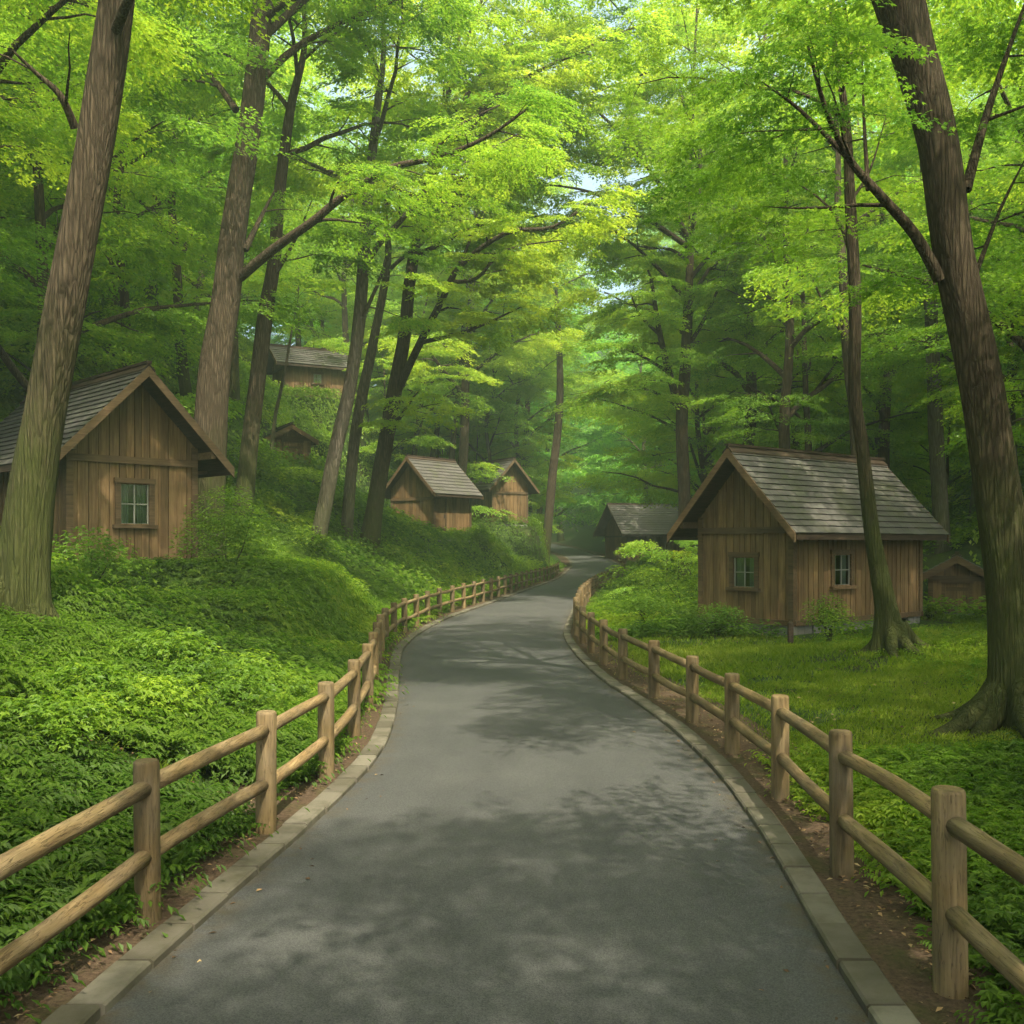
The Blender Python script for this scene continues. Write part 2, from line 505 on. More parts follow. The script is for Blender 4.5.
def vnoise(X, Y, s, seed):
    """cheap smooth value noise"""
    g = np.random.default_rng(seed).random((64, 64))
    x = np.asarray(X)/s; y = np.asarray(Y)/s
    xi = np.floor(x).astype(int); yi = np.floor(y).astype(int)
    fx = x-xi; fy = y-yi
    fx = fx*fx*(3-2*fx); fy = fy*fy*(3-2*fy)
    a = g[xi % 64, yi % 64]; b = g[(xi+1) % 64, yi % 64]; c = g[xi % 64, (yi+1) % 64]; e = g[(xi+1) % 64, (yi+1) % 64]
    return (a*(1-fx)+b*fx)*(1-fy) + (c*(1-fx)+e*fx)*fy - 0.5

VERGE = 0.62
PADS = []     # (x, y, r, z)
def terrain(X, Y, pads=True):
    X = np.asarray(X, float); Y = np.asarray(Y, float)
    sl = xl(Y) - VERGE - X
    sr = X - xr(Y) - VERGE
    k = np.interp(Y, [0, 8, 14, 20, 26, 45, 80, 120], [0.62, 0.64, 0.60, 0.58, 0.76, 1.0, 1.0, 1.1])
    pl = np.interp(sl, [0, .3, 1, 2, 3, 4, 6, 9, 12, 15, 20, 30, 50, 120], [0, .06, .35, 1.0, 1.7, 2.45, 3.7, 5.5, 7.9, 10.5, 14, 20, 30, 60]) * k
    kr = np.interp(Y, [0, 15, 30, 60, 110], [1, 1, 1.3, 1.7, 2.0])
    pr = np.interp(sr, [0, .5, 1, 3, 6, 10, 14, 20, 40, 60, 130], [0, .02, .05, .15, .42, 1.15, 2.2, 4.2, 11.5, 19, 40]) * kr
    z = zroad(Y) + np.where(sl > 0, pl, 0) + np.where(sr > 0, pr, 0)
    s = np.maximum(np.maximum(sl, sr), 0)
    amp = smoothstep(0.1, 3.5, s)
    z = z + amp*(vnoise(X, Y, 3.1, 1)*0.4 + vnoise(X, Y, 1.1, 2)*0.2) * np.where(sl > 0, 1.0, 0.45) + smoothstep(6, 14, s)*vnoise(X, Y, 9, 3)*0.9
    z = np.minimum(z, 26 + 0.25*z) + np.maximum(Y - 125, 0)*0.16*smoothstep(1, 12, s)
    # road bed stays under the asphalt
    z = np.where(s <= 0, z - 0.03, z - 0.03*(1-smoothstep(0, 0.3, s)))
    if pads:
        for (px_, py_, r, pz) in PADS:
            dd = np.hypot(X-px_, Y-py_)
            w = 1 - smoothstep(r, r*1.9, dd)
            w = w*smoothstep(0.2, 1.2, s)
            z = z*(1-w) + pz*w
    return z
def tz(x, y): return float(terrain(np.array([x]), np.array([y]))[0])

# cabin placing (needed by the terrain pads)
def corner_cabin(corner, theta, w, near_right):
    """front centre of a cabin from one front corner"""
    if near_right:       # corner = right end of the front, local x = (cos, -sin)
        ax = Vector((math.cos(theta), -math.sin(theta), 0)); c = Vector(corner) - ax*w/2; rz = -theta
    else:                # corner = left end of the front, local x = (cos, sin)
        ax = Vector((math.cos(theta), math.sin(theta), 0)); c = Vector(corner) + ax*w/2; rz = theta
    return c, rz
RC, RC_rz = corner_cabin((5.9, 21.0, 0.30), R(52), 2.55, True)
LC, LC_rz = corner_cabin((-8.40, 18.9, 1.62), R(45), 2.6, False)
MC, MC_rz = corner_cabin((-3.85, 49.2, 2.55), R(38), 2.9, True)
NC, NC_rz = corner_cabin((-1.2, 60.5, 3.35), R(34), 2.6, False)
TC = at(279, 398, 57); TC_rz = R(-62)
HS = at(290, 467, 42); HS_rz = R(28)
FB = at(616, 561, 86); FB_rz = R(-72)
RS = at(957, 613, 27.5); RS_rz = R(-24)
def pad(c, rz, off, r, dz):
    v = Vector(c) + Vector((-math.sin(rz), math.cos(rz), 0))*off
    PADS.append((v.x, v.y, r, c[2] + dz))
pad(RC, RC_rz, 2.3, 4.0, -0.20)
pad(LC, LC_rz, 1.0, 3.4, -0.30)
PADS.append((-6.7, 16.0, 1.5, 1.02)); PADS.append((-5.4, 16.6, 1.2, 0.85))
pad(MC, MC_rz, -0.6, 3.3, -0.38)
pad(NC, NC_rz, 1.2, 2.2, -0.2)
pad(FB, FB_rz, 3, 4.5, -0.1)
pad(TC, TC_rz, 1.2, 2.6, -0.2)
pad(HS, HS_rz, 0.8, 1.3, -0.1)
PADS.append((10.4, 23.2, 1.5, 0.12)); PADS.append((11.2, 25.2, 1.4, 0.12))
pad(RS, RS_rz, 0.6, 1.4, -0.05)

def grid_axis(segs):
    o = []
    for a, b, st in segs: o += list(np.arange(a, b, st))
    return np.array(o + [segs[-1][1]])
gx = grid_axis([(-130, -40, 6), (-40, -16, 1.5), (-16, 12, 0.3), (12, 40, 1.5), (40, 130, 6)])
gy = grid_axis([(-40, 0, 3), (0, 40, 0.33), (40, 90, 0.8), (90, 150, 2.5), (150, 260, 8)])
GX, GY = np.meshgrid(gx, gy)
GZ = terrain(GX, GY)
nx, ny = len(gx), len(gy)
ii = (np.arange(ny-1)[:, None]*nx + np.arange(nx-1)[None, :]).ravel()
me = np_mesh("ground", np.stack([GX.ravel(), GY.ravel(), GZ.ravel()], 1), np.stack([ii, ii+1, ii+nx+1, ii+nx], 1), GROUND, smooth=True)
tag(link("ground", me), kind='structure')

# road strip with an "edge" attribute
ry = grid_axis([(-20, 40, 0.3), (40, 126, 0.8)])
fr_ = np.array([0, .04, .1, .2, .35, .5, .65, .8, .9, .96, 1.0])
RX = xl(ry)[:, None]*(1-fr_) + xr(ry)[:, None]*fr_
RZ = zroad(ry)[:, None] + 0.035*(1-(2*fr_-1)**2)
V = np.stack([RX, np.repeat(ry[:, None], len(fr_), 1), RZ], -1).reshape(-1, 3)
n_ = len(fr_)
ii = (np.arange(len(ry)-1)[:, None]*n_ + np.arange(n_-1)[None, :]).ravel()
me = np_mesh("road", V, np.stack([ii, ii+1, ii+n_+1, ii+n_], 1), ASPHALT, smooth=True)
ed = np.minimum(fr_, 1-fr_)*3.1
a = me.attributes.new("edge", 'FLOAT', 'POINT'); a.data.foreach_set("value", np.tile(ed, len(ry)).astype(np.float32))
tag(link("road", me), kind='structure')

# verge strips of bare soil, kerb stones
def strip(name, fx, o0, o1, z0, z1, side, mat):
    k = 7
    fr2 = np.linspace(0, 1, k)
    X = fx(ry)[:, None] + side*(o0 + (o1-o0)*fr2)
    Yg = np.repeat(ry[:, None], k, 1)
    Z = zroad(ry)[:, None] + z0 + (z1-z0)*fr2 + (vnoise(X, Yg, 0.35, 9))*0.03*np.sin(fr2*math.pi)
    V = np.stack([X, Yg, Z], -1).reshape(-1, 3)
    ii = (np.arange(len(ry)-1)[:, None]*k + np.arange(k-1)[None, :]).ravel()
    q = np.stack([ii, ii+1, ii+k+1, ii+k], 1)
    if side < 0: q = q[:, ::-1]
    tag(link(name, np_mesh(name, V, q, mat, smooth=True)), kind='structure')
strip("verge", xl, 0.15, 1.0, 0.030, 0.055, -1, SOIL)
strip("verge", xr, 0.15, 1.0, 0.030, 0.035, 1, SOIL)

def kerb(fx, side):
    mb = MB()
    y = 1.5
    while y < 118:
        L = 0.46 if y < 40 else 0.9
        y1 = y + L - 0.02
        sub = [y, (y+y1)/2, y1]
        t = random.random()
        jz = random.uniform(-.006, .006); jx = random.uniform(-.006, .006)
        w = 0.175
        for a_, b_ in zip(sub[:-1], sub[1:]):
            xa, xb = float(fx(a_)) + side*jx, float(fx(b_)) + side*jx
            za, zb = float(zroad(a_)) + 0.045 + jz, float(zroad(b_)) + 0.045 + jz
            bev = 0.012
            prof = [(0, -0.12), (0, -bev), (bev, 0), (w-bev, 0), (w, -bev), (w, -0.12)]
            P = [(xa + side*o, a_, za + h) for o, h in prof] + [(xb + side*o, b_, zb + h) for o, h in prof]
            fs = [(i, i+1, i+7, i+6) for i in range(5)]
            if side < 0: fs = [f[::-1] for f in fs]
            caps = []
            if a_ == sub[0]: caps.append(tuple(range(6)))
            else: caps.append(tuple(range(6, 12)))
            fs = [f[::-1] for f in fs] + caps
            mb.add(P, fs, t)
        y += L
    o = mb.build("kerb", KERB)
    tag(o, kind='structure')
kerb(xl, -1); kerb(xr, 1)

# ------------------------------------------------------------------ cabins
def cabin(name, label, loc, rz, w, l, ez, az, os_=0.45, of=0.5, ob=0.4, found=0.28, windows=(), door=None,
          cat='cabin', wall_mat=None, beam_z=None, detail=True, group=None, course=0.17, brackets=True):
    wall_mat = wall_mat or WALL_WOOD
    root = empty(name, loc, rz)
    tag(root, label, cat, group)
    hw = w/2; tot = hw + os_
    th = 0.11
    slope = (az - ez)/tot
    def roof_z(x): return az - slope*abs(x)
    def under(x): return roof_z(x) - th - 0.02
    maps = {
        'front': (lambda u, v, z: (u, -v, z), w, lambda u: under(u)),
        'back': (lambda u, v, z: (-u, l+v, z), w, lambda u: under(u)),
        'left': (lambda u, v, z: (-hw-v, l/2-u, z), l, lambda u: under(hw)),
        'right': (lambda u, v, z: (hw+v, l/2+u, z), l, lambda u: under(hw)),
    }
    beam_z = beam_z if beam_z is not None else under(hw)-0.1
    wl = MB(); bk = MB()
    bw = 0.185 if detail else 0.26
    for side, (mp, span, top) in maps.items():
        wins = [x for x in windows if x[0] == side]
        if door and door[0] == side: wins = wins + [('d', door[1], 0.0, door[2], door[3])]
        brk = {-span/2, span/2, 0.0}
        for x in wins: brk |= {x[1]-x[4]/2, x[1]+x[4]/2}
        brk = sorted(brk)
        for a_, b_ in zip(brk[:-1], brk[1:]):
            if b_-a_ < 1e-4: continue
            n = max(1, round((b_-a_)/bw))
            for i in range(n):
                u0 = a_ + (b_-a_)*i/n; u1 = a_ + (b_-a_)*(i+1)/n
                g = 0.009
                um = (u0+u1)/2
                segs = [(0.0, None)]
                for x in wins:
                    if abs(um-x[1]) < x[4]/2: segs = ([(0.0, x[2])] if x[2] > 0.05 else []) + [(x[3], None)]
                off = random.uniform(0.0, 0.007)
                for z0, z1 in segs:
                    ta = z1 if z1 is not None else top(u0+g); tb = z1 if z1 is not None else top(u1-g)
                    P = [mp(u0+g, -0.03, z0), mp(u1-g, -0.03, z0), mp(u1-g, off, z0), mp(u0+g, off, z0),
                         mp(u0+g, -0.03, ta), mp(u1-g, -0.03, tb), mp(u1-g, off, tb), mp(u0+g, off, ta)]
                    wl.hexa([Vector(p) for p in P])
                    P = [mp(u0, -0.06, z0), mp(u1, -0.06, z0), mp(u1, -0.031, z0), mp(u0, -0.031, z0),
                         mp(u0, -0.06, ta), mp(u1, -0.06, tb), mp(u1, -0.031, tb), mp(u0, -0.031, ta)]
                    bk.hexa([Vector(p) for p in P])
                    if detail and i % 2 == 1:      # batten over every second joint
                        P = [mp(u0-0.018, off, z0), mp(u0+0.018, off, z0), mp(u0+0.018, off+0.018, z0), mp(u0-0.018, off+0.018, z0),
                             mp(u0-0.018, off, ta), mp(u0+0.018, off, ta), mp(u0+0.018, off+0.018, ta), mp(u0-0.018, off+0.018, ta)]
                        wl.hexa([Vector(p) for p in P])
    wall = wl.build("wall", wall_mat, root)
    bk.build("wall_backing", DARK_WOOD, wall)
    # floor and dark interior
    fm = MB(); fm.box(-hw+0.07, hw-0.07, 0.07, l-0.07, -0.02, 0.01); fm.build("cabin_floor", DARK_WOOD, root)
    # foundation of rubble stones
    st = MB()
    def course_stones(mp, span):
        rows = 2 if found < 0.4 else 3
        depth = found + 0.35
        hs = depth/(rows+1)
        for r_ in range(rows+1):
            u = -span/2
            while u < span/2 - 0.02:
                L = min(random.uniform(0.2, 0.42), span/2-u)
                z1 = -0.01 - r_*hs; z0 = z1 - hs + 0.012
                o = random.uniform(-0.03, 0.012)
                jj = lambda: random.uniform(-.008, .008)
                P = [mp(u+.006+jj(), -0.15, z0), mp(u+L-.006+jj(), -0.15, z0), mp(u+L-.006+jj(), o-0.012, z0+jj()), mp(u+.006+jj(), o-0.012, z0+jj()),
                     mp(u+.006+jj(), -0.15, z1), mp(u+L-.006+jj(), -0.15, z1), mp(u+L-.006+jj(), o-0.012, z1-abs(jj())), mp(u+.006+jj(), o-0.012, z1-abs(jj()))]
                st.hexa([Vector(p) for p in P])
                u += L
    for side in maps: course_stones(maps[side][0], maps[side][1])
    st.build("foundation", STONE, root)
    # corner posts, sill and gable beams
    for sx in (-1, 1):
        for yy in (0, l):
            cp = MB(); x = sx*(hw-0.03)
            cp.box(x-0.065, x+0.065, yy-0.065+(0.03 if yy == 0 else -0.03), yy+0.065+(0.03 if yy == 0 else -0.03), 0.10, under(hw)+0.0)
            cp.build("corner_post", TRIM_WOOD, root)
    sb = MB()
    for side in maps:
        mp, span, _ = maps[side]
        if door and door[0] == side:
            rng_ = [(-span/2-0.04, door[1]-door[3]/2-0.05), (door[1]+door[3]/2+0.05, span/2+0.04)]
        else: rng_ = [(-span/2-0.04, span/2+0.04)]
        for u0, u1 in rng_:
            if side in ('left', 'right'): u0 += 0.085; u1 -= 0.085
            P = [mp(u0, 0.008, -0.008), mp(u1, 0.008, -0.008), mp(u1, 0.046, -0.008), mp(u0, 0.046, -0.008),
                 mp(u0, 0.008, 0.11), mp(u1, 0.008, 0.11), mp(u1, 0.046, 0.11), mp(u0, 0.046, 0.11)]
            sb.hexa([Vector(p) for p in P])
    sb.build("sill_beam", TRIM_WOOD, root)
    for side in ('front', 'back'):
        mp = maps[side][0]
        gb = MB()
        u = hw + 0.02
        P = [mp(-u, 0.027, beam_z-0.07), mp(u, 0.027, beam_z-0.07), mp(u, 0.062, beam_z-0.07), mp(-u, 0.062, beam_z-0.07),
             mp(-u, 0.027, beam_z+0.07), mp(u, 0.027, beam_z+0.07), mp(u, 0.062, beam_z+0.07), mp(-u, 0.062, beam_z+0.07)]
        gb.hexa([Vector(p) for p in P]); gb.build("gable_beam", TRIM_WOOD, root)
    # roof deck, shingles, ridge, bargeboards
    deck = MB(); sh = MB()
    y0, y1 = -of, l+ob
    for sx in (-1, 1):
        P = []
        for zz in (-th, -0.035):
            for (x, y) in ((0.004*sx, y0), (sx*tot, y0), (sx*tot, y1), (0.004*sx, y1)):
                P.append((x, y, roof_z(x) + zz))
        deck.hexa([Vector(p) for p in P], 0.4)
        L = math.hypot(tot, az-ez)
        nc = max(4, int(L/course)); cw = L/nc
        dx, dz = sx*tot/L, -(az-ez)/L
        nxn, nzn = sx*(az-ez)/L, tot/L
        sw = 0.26 if detail else 0.45
        for c in range(nc):
            y = y0 - 0.02 - random.random()*sw*0.7
            while y < y1 + 0.02:
                ya = max(y, y0-0.02); yb = min(y + sw*random.uniform(0.8, 1.2), y1+0.02)
                y = yb if yb > ya else y + sw
                if yb - ya < 0.02: continue
                s0 = c*cw; s1 = (c+1)*cw + 0.015 + random.uniform(0, 0.008)
                if c == nc-1: s1 += 0.03
                lift = 0.027 + random.uniform(0, 0.004)
                P = []
                for (s, h0) in ((s0, -0.03), (s1, -0.012)):
                    for y_ in (ya+0.002, yb-0.002):
                        P.append((s, h0, y_))
                def pt(s, h, y_): return Vector((dx*s + nxn*h, y_, az + dz*s + nzn*h))
                H = [pt(s0, -0.03, ya+.002), pt(s1, lift-0.034, ya+.002), pt(s1, lift-0.034, yb-.002), pt(s0, -0.03, yb-.002),
                     pt(s0, -0.008, ya+.002), pt(s1, lift-0.006, ya+.002), pt(s1, lift-0.006, yb-.002), pt(s0, -0.008, yb-.002)]
                sh.hexa(H)
    roof = sh.build("roof", SHINGLE, root)
    deck.build("roof_deck", DARK_WOOD, roof)
    rc = MB()
    for sx in (-1, 1):
        P = []
        for zz in (0.03, 0.062):
            for (x, y) in ((0.003*sx, y0-0.04), (sx*0.13, y0-0.04), (sx*0.13, y1+0.04), (0.003*sx, y1+0.04)):
                P.append((x, y, roof_z(x)+zz))
        rc.hexa([Vector(p) for p in P], 0.15)
    rc.box(-0.05, 0.05, y0-0.05, y1+0.05, az+0.045, az+0.10, 0.1)
    rc.build("ridge_cap", DARK_WOOD, roof)
    for yy, sg in ((y0, -1), (y1, 1)):
        for sx in (-1, 1):
            bb = MB()
            P = []
            for zz in (-0.20, 0.0):
                for (x, y) in ((0.002*sx, yy+sg*0.002), (sx*(tot+0.03), yy+sg*0.002), (sx*(tot+0.03), yy+sg*0.045), (0.002*sx, yy+sg*0.045)):
                    P.append((x, y, roof_z(x)+zz))
            bb.hexa([Vector(p) for p in P]); bb.build("bargeboard", TRIM_WOOD, roof)
    for sx in (-1, 1):    # eave fascia
        fb = MB(); x = sx*tot
        fb.box(x-0.03, x+0.012, y0+0.05, y1-0.05, ez-th-0.06, ez-0.05); fb.build("fascia", DARK_WOOD, roof)
    if brackets:
        for yy, sg in ((0, -1),):
            for sx in (-1, 1):
                br = MB(); x = sx*(hw+0.10)
                br.box(x-0.05, x+0.05, -of+0.03, -0.002, roof_z(x)-th-0.16, roof_z(x)-th-0.02); br.build("purlin", TRIM_WOOD, root)
        for sx in (-1, 1):
            nb = 2
            for k in range(nb):
                y = 0.35 + (l-0.7)*k/(nb-1)
                br = MB()
                br.bar((sx*(hw+0.03), y, under(hw)-0.5), (sx*(tot-0.06), y, roof_z(tot-0.06)-th-0.03), 0.07, 0.07)
                br.build("eave_bracket", TRIM_WOOD, root)
    # windows
    for (side, uc, z0, z1, ww) in windows:
        mp = maps[side][0]
        def bx(mb, u0, u1, v0, v1, za, zb):
            P = [mp(u0, v0, za), mp(u1, v0, za), mp(u1, v1, za), mp(u0, v1, za), mp(u0, v0, zb), mp(u1, v0, zb), mp(u1, v1, zb), mp(u0, v1, zb)]
            mb.hexa([Vector(p) for p in P])
        f = MB(); u0, u1 = uc-ww/2, uc+ww/2
        bx(f, u0-0.09, u0+0.02, -0.05, 0.04, z0-0.02, z1+0.02); bx(f, u1-0.02, u1+0.09, -0.05, 0.04, z0-0.02, z1+0.02)
        bx(f, u0-0.11, u1+0.11, -0.05, 0.055, z1+0.02, z1+0.12)
        win = f.build("window", TRIM_WOOD, root)
        s = MB(); bx(s, u0-0.14, u1+0.14, -0.04, 0.10, z0-0.09, z0-0.02); s.build("window_sill", TRIM_WOOD, win)
        q = MB(); a0, a1, b0, b1 = u0+0.02, u1-0.02, z0-0.02, z1+0.02
        e = 0.028
        bx(q, a0, a0+e, -0.035, -0.008, b0, b1); bx(q, a1-e, a1, -0.035, -0.008, b0, b1)
        bx(q, a0+e, a1-e, -0.035, -0.008, b0, b0+e); bx(q, a0+e, a1-e, -0.035, -0.008, b1-e, b1)
        mu, mz = (a0+a1)/2, (b0+b1)/2
        bx(q, mu-0.014, mu+0.014, -0.034, -0.007, b0+e, b1-e)
        bx(q, a0+e, mu-0.014, -0.034, -0.009, mz-0.011, mz+0.011); bx(q, mu+0.014, a1-e, -0.034, -0.009, mz-0.011, mz+0.011)
        q.build("window_sash", WHITE_PAINT, win)
        g = MB(); P = [mp(a0+e, -0.022, b0+e), mp(a1-e, -0.022, b0+e), mp(a1-e, -0.022, b1-e), mp(a0+e, -0.022, b1-e)]
        g.add([Vector(p) for p in P], [(0, 1, 2, 3)]); g.build("pane", GLASS, win)
        c = MB(); nseg = 18
        for (c0, c1) in ((a0+.01, a0+(a1-a0)*0.36), (a0+(a1-a0)*0.64, a1-.01)):
            vv = []
            for i in range(nseg+1):
                u = c0 + (c1-c0)*i/nseg; v = -0.085 + 0.018*math.sin(i*1.35)
                vv += [Vector(mp(u, v, b0-0.05)), Vector(mp(u, v, b1+0.05))]
            c.add(vv, [(2*i, 2*i+2, 2*i+3, 2*i+1) for i in range(nseg)], 0.5, True)
        c.build("curtain", CURTAIN, win)
    if door:
        side, uc, hh, dw = door
        mp = maps[side][0]
        dm = MB()
        nb = max(3, round(dw/0.16))
        def bx(mb, u0, u1, v0, v1, za, zb, t=None):
            P = [mp(u0, v0, za), mp(u1, v0, za), mp(u1, v1, za), mp(u0, v1, za), mp(u0, v0, zb), mp(u1, v0, zb), mp(u1, v1, zb), mp(u0, v1, zb)]
            mb.hexa([Vector(p) for p in P], t)
        for i in range(nb):
            bx(dm, uc-dw/2+dw*i/nb+.005, uc-dw/2+dw*(i+1)/nb-.005, -0.04, -0.012, 0.02, hh-0.01)
        dr = dm.build("door", wall_mat, root)
        fm_ = MB()
        bx(fm_, uc-dw/2-.08, uc-dw/2, -.05, .03, 0.0, hh); bx(fm_, uc+dw/2, uc+dw/2+.08, -.05, .03, 0.0, hh); bx(fm_, uc-dw/2-.1, uc+dw/2+.1, -.05, .045, hh, hh+.09)
        fm_.build("door_frame", TRIM_WOOD, root)
        for zz in (0.18*hh, 0.8*hh):
            br = MB(); bx(br, uc-dw/2+.03, uc+dw/2-.03, -.0118, .008, zz-.05, zz+.05)
            br.build("door_brace", TRIM_WOOD, dr)
        hd = MB(); bx(hd, uc+dw*0.36, uc+dw*0.40, -0.0118, 0.035, hh*0.45, hh*0.56); hd.build("handle", IRON, dr)
    return root

cabin("log_cabin", "brown board cabin with grey shingle roof on the lawn right of the road", RC, RC_rz, 2.55, 5.0, 1.98, 3.80,
      os_=0.45, of=0.55, windows=[('front', 0.0, 0.78, 1.42, 0.62), ('right', -0.75, 0.82, 1.48, 0.66)], found=0.3, beam_z=2.02)
cabin("log_cabin", "brown board cabin behind the thick leaning trunk, cut by the left edge", LC, LC_rz, 2.6, 5.5, 2.0, 3.85,
      os_=0.5, of=0.6, windows=[('front', 0.0, 0.80, 1.58, 0.62)], found=0.3, beam_z=2.05)
cabin("log_cabin", "small weathered cabin on the bank above the road bend, its side wall facing the road", MC, MC_rz, 2.9, 2.8, 2.0, 3.85,
      os_=0.45, of=0.4, found=0.35, beam_z=1.75, detail=False, course=0.24, brackets=False, door=('right', -0.9, 1.75, 0.7))
cabin("log_cabin", "farther small gabled cabin half hidden by leaves on the bank beside the weathered one", NC, NC_rz, 2.6, 3.6, 2.0, 3.9,
      os_=0.5, of=0.5, found=0.3, beam_z=1.85, detail=False, course=0.24, brackets=False)
cabin("hillside_cabin", "topmost cabin high on the left slope among the trunks, with one tiny window", TC, TC_rz, 2.6, 3.5, 1.75, 2.95,
      os_=0.55, of=0.6, found=0.2, beam_z=1.6, detail=False, course=0.26, brackets=False, windows=[('right', 0.1, 0.8, 1.3, 0.5)])
cabin("barn", "distant dark barn with pale roof beyond the road's last bend", FB, FB_rz, 4.6, 6.5, 2.3, 4.9,
      os_=0.8, of=0.8, found=0.3, beam_z=2.1, detail=False, course=0.3, brackets=False, cat='barn')
cabin("shed", "low plank shed with a gable door tucked behind the right cabin's back corner", RS, RS_rz, 1.4, 1.5, 1.08, 1.58,
      os_=0.16, of=0.18, found=0.12, beam_z=0.95, detail=False, course=0.16, brackets=False, cat='shed', door=('front', 0.0, 0.82, 0.62))
cabin("shed", "tiny plank shed with a sloping roof on the left hillside below the topmost cabin", HS, HS_rz, 1.7, 1.7, 1.15, 1.75,
      os_=0.25, of=0.3, found=0.2, beam_z=1.2, detail=False, course=0.2, brackets=False, cat='shed', door=('front', 0.1, 1.05, 0.75))

# marker post on the lawn
p = at(788, 663, 0); g = None
mx, my = 5.18, 18.6
rt = MB(); rt.box(-.045, .045, -.045, .045, -.2, .42, .3); rt.add([(-.045,-.045,.42),(.045,-.045,.42),(.045,.045,.42),(-.045,.045,.42),(0,0,.455)], [(0,1,4),(1,2,4),(2,3,4),(3,0,4)], .3)
o = rt.build("marker_post", DARK_WOOD); o.location = (mx, my, tz(mx, my))
tag(o, "short dark wooden marker post standing alone on the lawn before the right cabin", "post")

# ------------------------------------------------------------------ fences
def fence(posts, label, root_name="wooden_fence", post_r=0.07, rail_r=0.044):
    root = empty(root_name, (posts[0][0], posts[0][1], posts[0][2]))
    tag(root, label, "fence")
    o0 = Vector(posts[0][:3])
    variants = []
    for i, (x, y, z, h) in enumerate(posts):
        mb = MB()
        pr = post_r*random.uniform(0.96, 1.05)
        base = Vector((x, y, z)) - o0
        lean = Vector((random.uniform(-.012, .012), random.uniform(-.012, .012), 0))
        ph = random.random()*6
        zs = [-0.25, 0.0, 0.03, h*0.5, h-0.022, h-0.006, h]
        rs = [pr*1.02, pr*1.01, pr, pr*0.985, pr*0.98, pr*0.93, pr*0.82]
        mb.tube([base + lean*zz + Vector((0, 0, zz)) for zz in zs], rs, 14, True, shape=lambda i_, an: 1+0.025*math.sin(2*an+ph))
        mb.build("post", FENCE_WOOD, root)
    for i in range(len(posts)-1):
        a = Vector(posts[i][:3]) - o0; b = Vector(posts[i+1][:3]) - o0
        ha, hb = posts[i][3], posts[i+1][3]
        for fz in (0.84, 0.40):
            mb = MB()
            pa = a + Vector((0, 0, ha*fz + random.uniform(-.01, .01))); pb = b + Vector((0, 0, hb*fz + random.uniform(-.01, .01)))
            dd = (pb-pa).normalized()
            pa = pa + dd*0.012; pb = pb - dd*0.012
            n = 7
            sag = Vector((random.uniform(-.02, .02), 0, random.uniform(-.022, .012)))
            pts = [pa.lerp(pb, k/(n-1)) + sag*math.sin(math.pi*k/(n-1)) for k in range(n)]
            r0 = rail_r*random.uniform(0.95, 1.06)
            mb.tube(pts, [r0*(1+random.uniform(-.035, .035)) for _ in range(n)], 12, True)
            mb.build("rail", RAIL_WOOD, root)
    return root

def fence_line(known, fx, side, off, step, yend, hfun):
    pts = list(known)
    y = pts[-1][1]
    while True:
        dxy = (float(fx(y+0.5)) - float(fx(y-0.5)))
        y += step/math.hypot(1, dxy)
        if y > yend: break
        pts.append((float(fx(y)) + side*off(y), y))
    return [(x, yy, float(zroad(yy)) + 0.03, hfun(yy)) for x, yy in pts]
hL = lambda y: float(np.interp(y, [4, 9, 14], [0.85, 0.81, 0.78]))
hR = lambda y: float(np.interp(y, [3, 4.4, 6, 10, 14], [0.92, 0.90, 0.86, 0.74, 0.74]))
offL = lambda y: float(np.interp(y, [4, 10], [0.27, 0.34])); offR = lambda y: float(np.interp(y, [4, 10], [0.34, 0.30]))
left_posts = [(-2.10, 2.05), (-2.02, 3.65), (-1.915, 5.26), (-1.69, 6.87), (-1.57, 8.44)]
fence(fence_line(left_posts, xl, -1, offL, 1.75, 64, hL), "round post and rail timber fence along the left edge of the road")
right_posts = [(1.86, 2.85), (1.93, 4.40), (1.97, 5.97), (2.08, 7.75), (2.08, 9.45), (2.0, 11.1)]
fence(fence_line(right_posts, xr, 1, offR, 1.8, 63, hR), "round post and rail timber fence along the right edge of the road")
bp = []
for k in range(6):
    y = 74 + k*1.9
    x = float(xr(y)) + 0.5
    bp.append((x, y, float(zroad(y)) + 0.03, 0.95))
fence(bp, "short distant rail fence beside the road in front of the dark barn")

# ------------------------------------------------------------------ leaves
def unit(v): return v / np.maximum(np.linalg.norm(v, axis=-1, keepdims=True), 1e-9)

def leaf_quads(P, D, Nn, size, tint, palmate=False, width=0.30):
    """P,D,Nn (n,3); size (n,) -> verts, quads, tint"""
    D = unit(D); S = unit(np.cross(Nn, D)); Nn = unit(np.cross(D, S))
    out = []; tt = []
    sets = ((0.0, 1.0),) if not palmate else ((0.0, 1.0), (0.95, 0.82), (-0.95, 0.82))
    wd = width if not palmate else 0.2
    for ang, k in sets:
        Dd = D*math.cos(ang) + S*math.sin(ang); Sd = -D*math.sin(ang) + S*math.cos(ang)
        s = (size*k)[:, None]
        v0 = P
        v1 = P + Dd*s*0.48 + Sd*s*wd + Nn*s*0.05
        v2 = P + Dd*s - Nn*s*0.14
        v3 = P + Dd*s*0.48 - Sd*s*wd + Nn*s*0.05
        out.append(np.stack([v0, v3, v2, v1], 1)); tt.append(tint)
    V = np.concatenate(out, 0).reshape(-1, 3)
    T = np.concatenate(tt, 0)
    Q = np.arange(len(V)).reshape(-1, 4)
    return V, Q, T

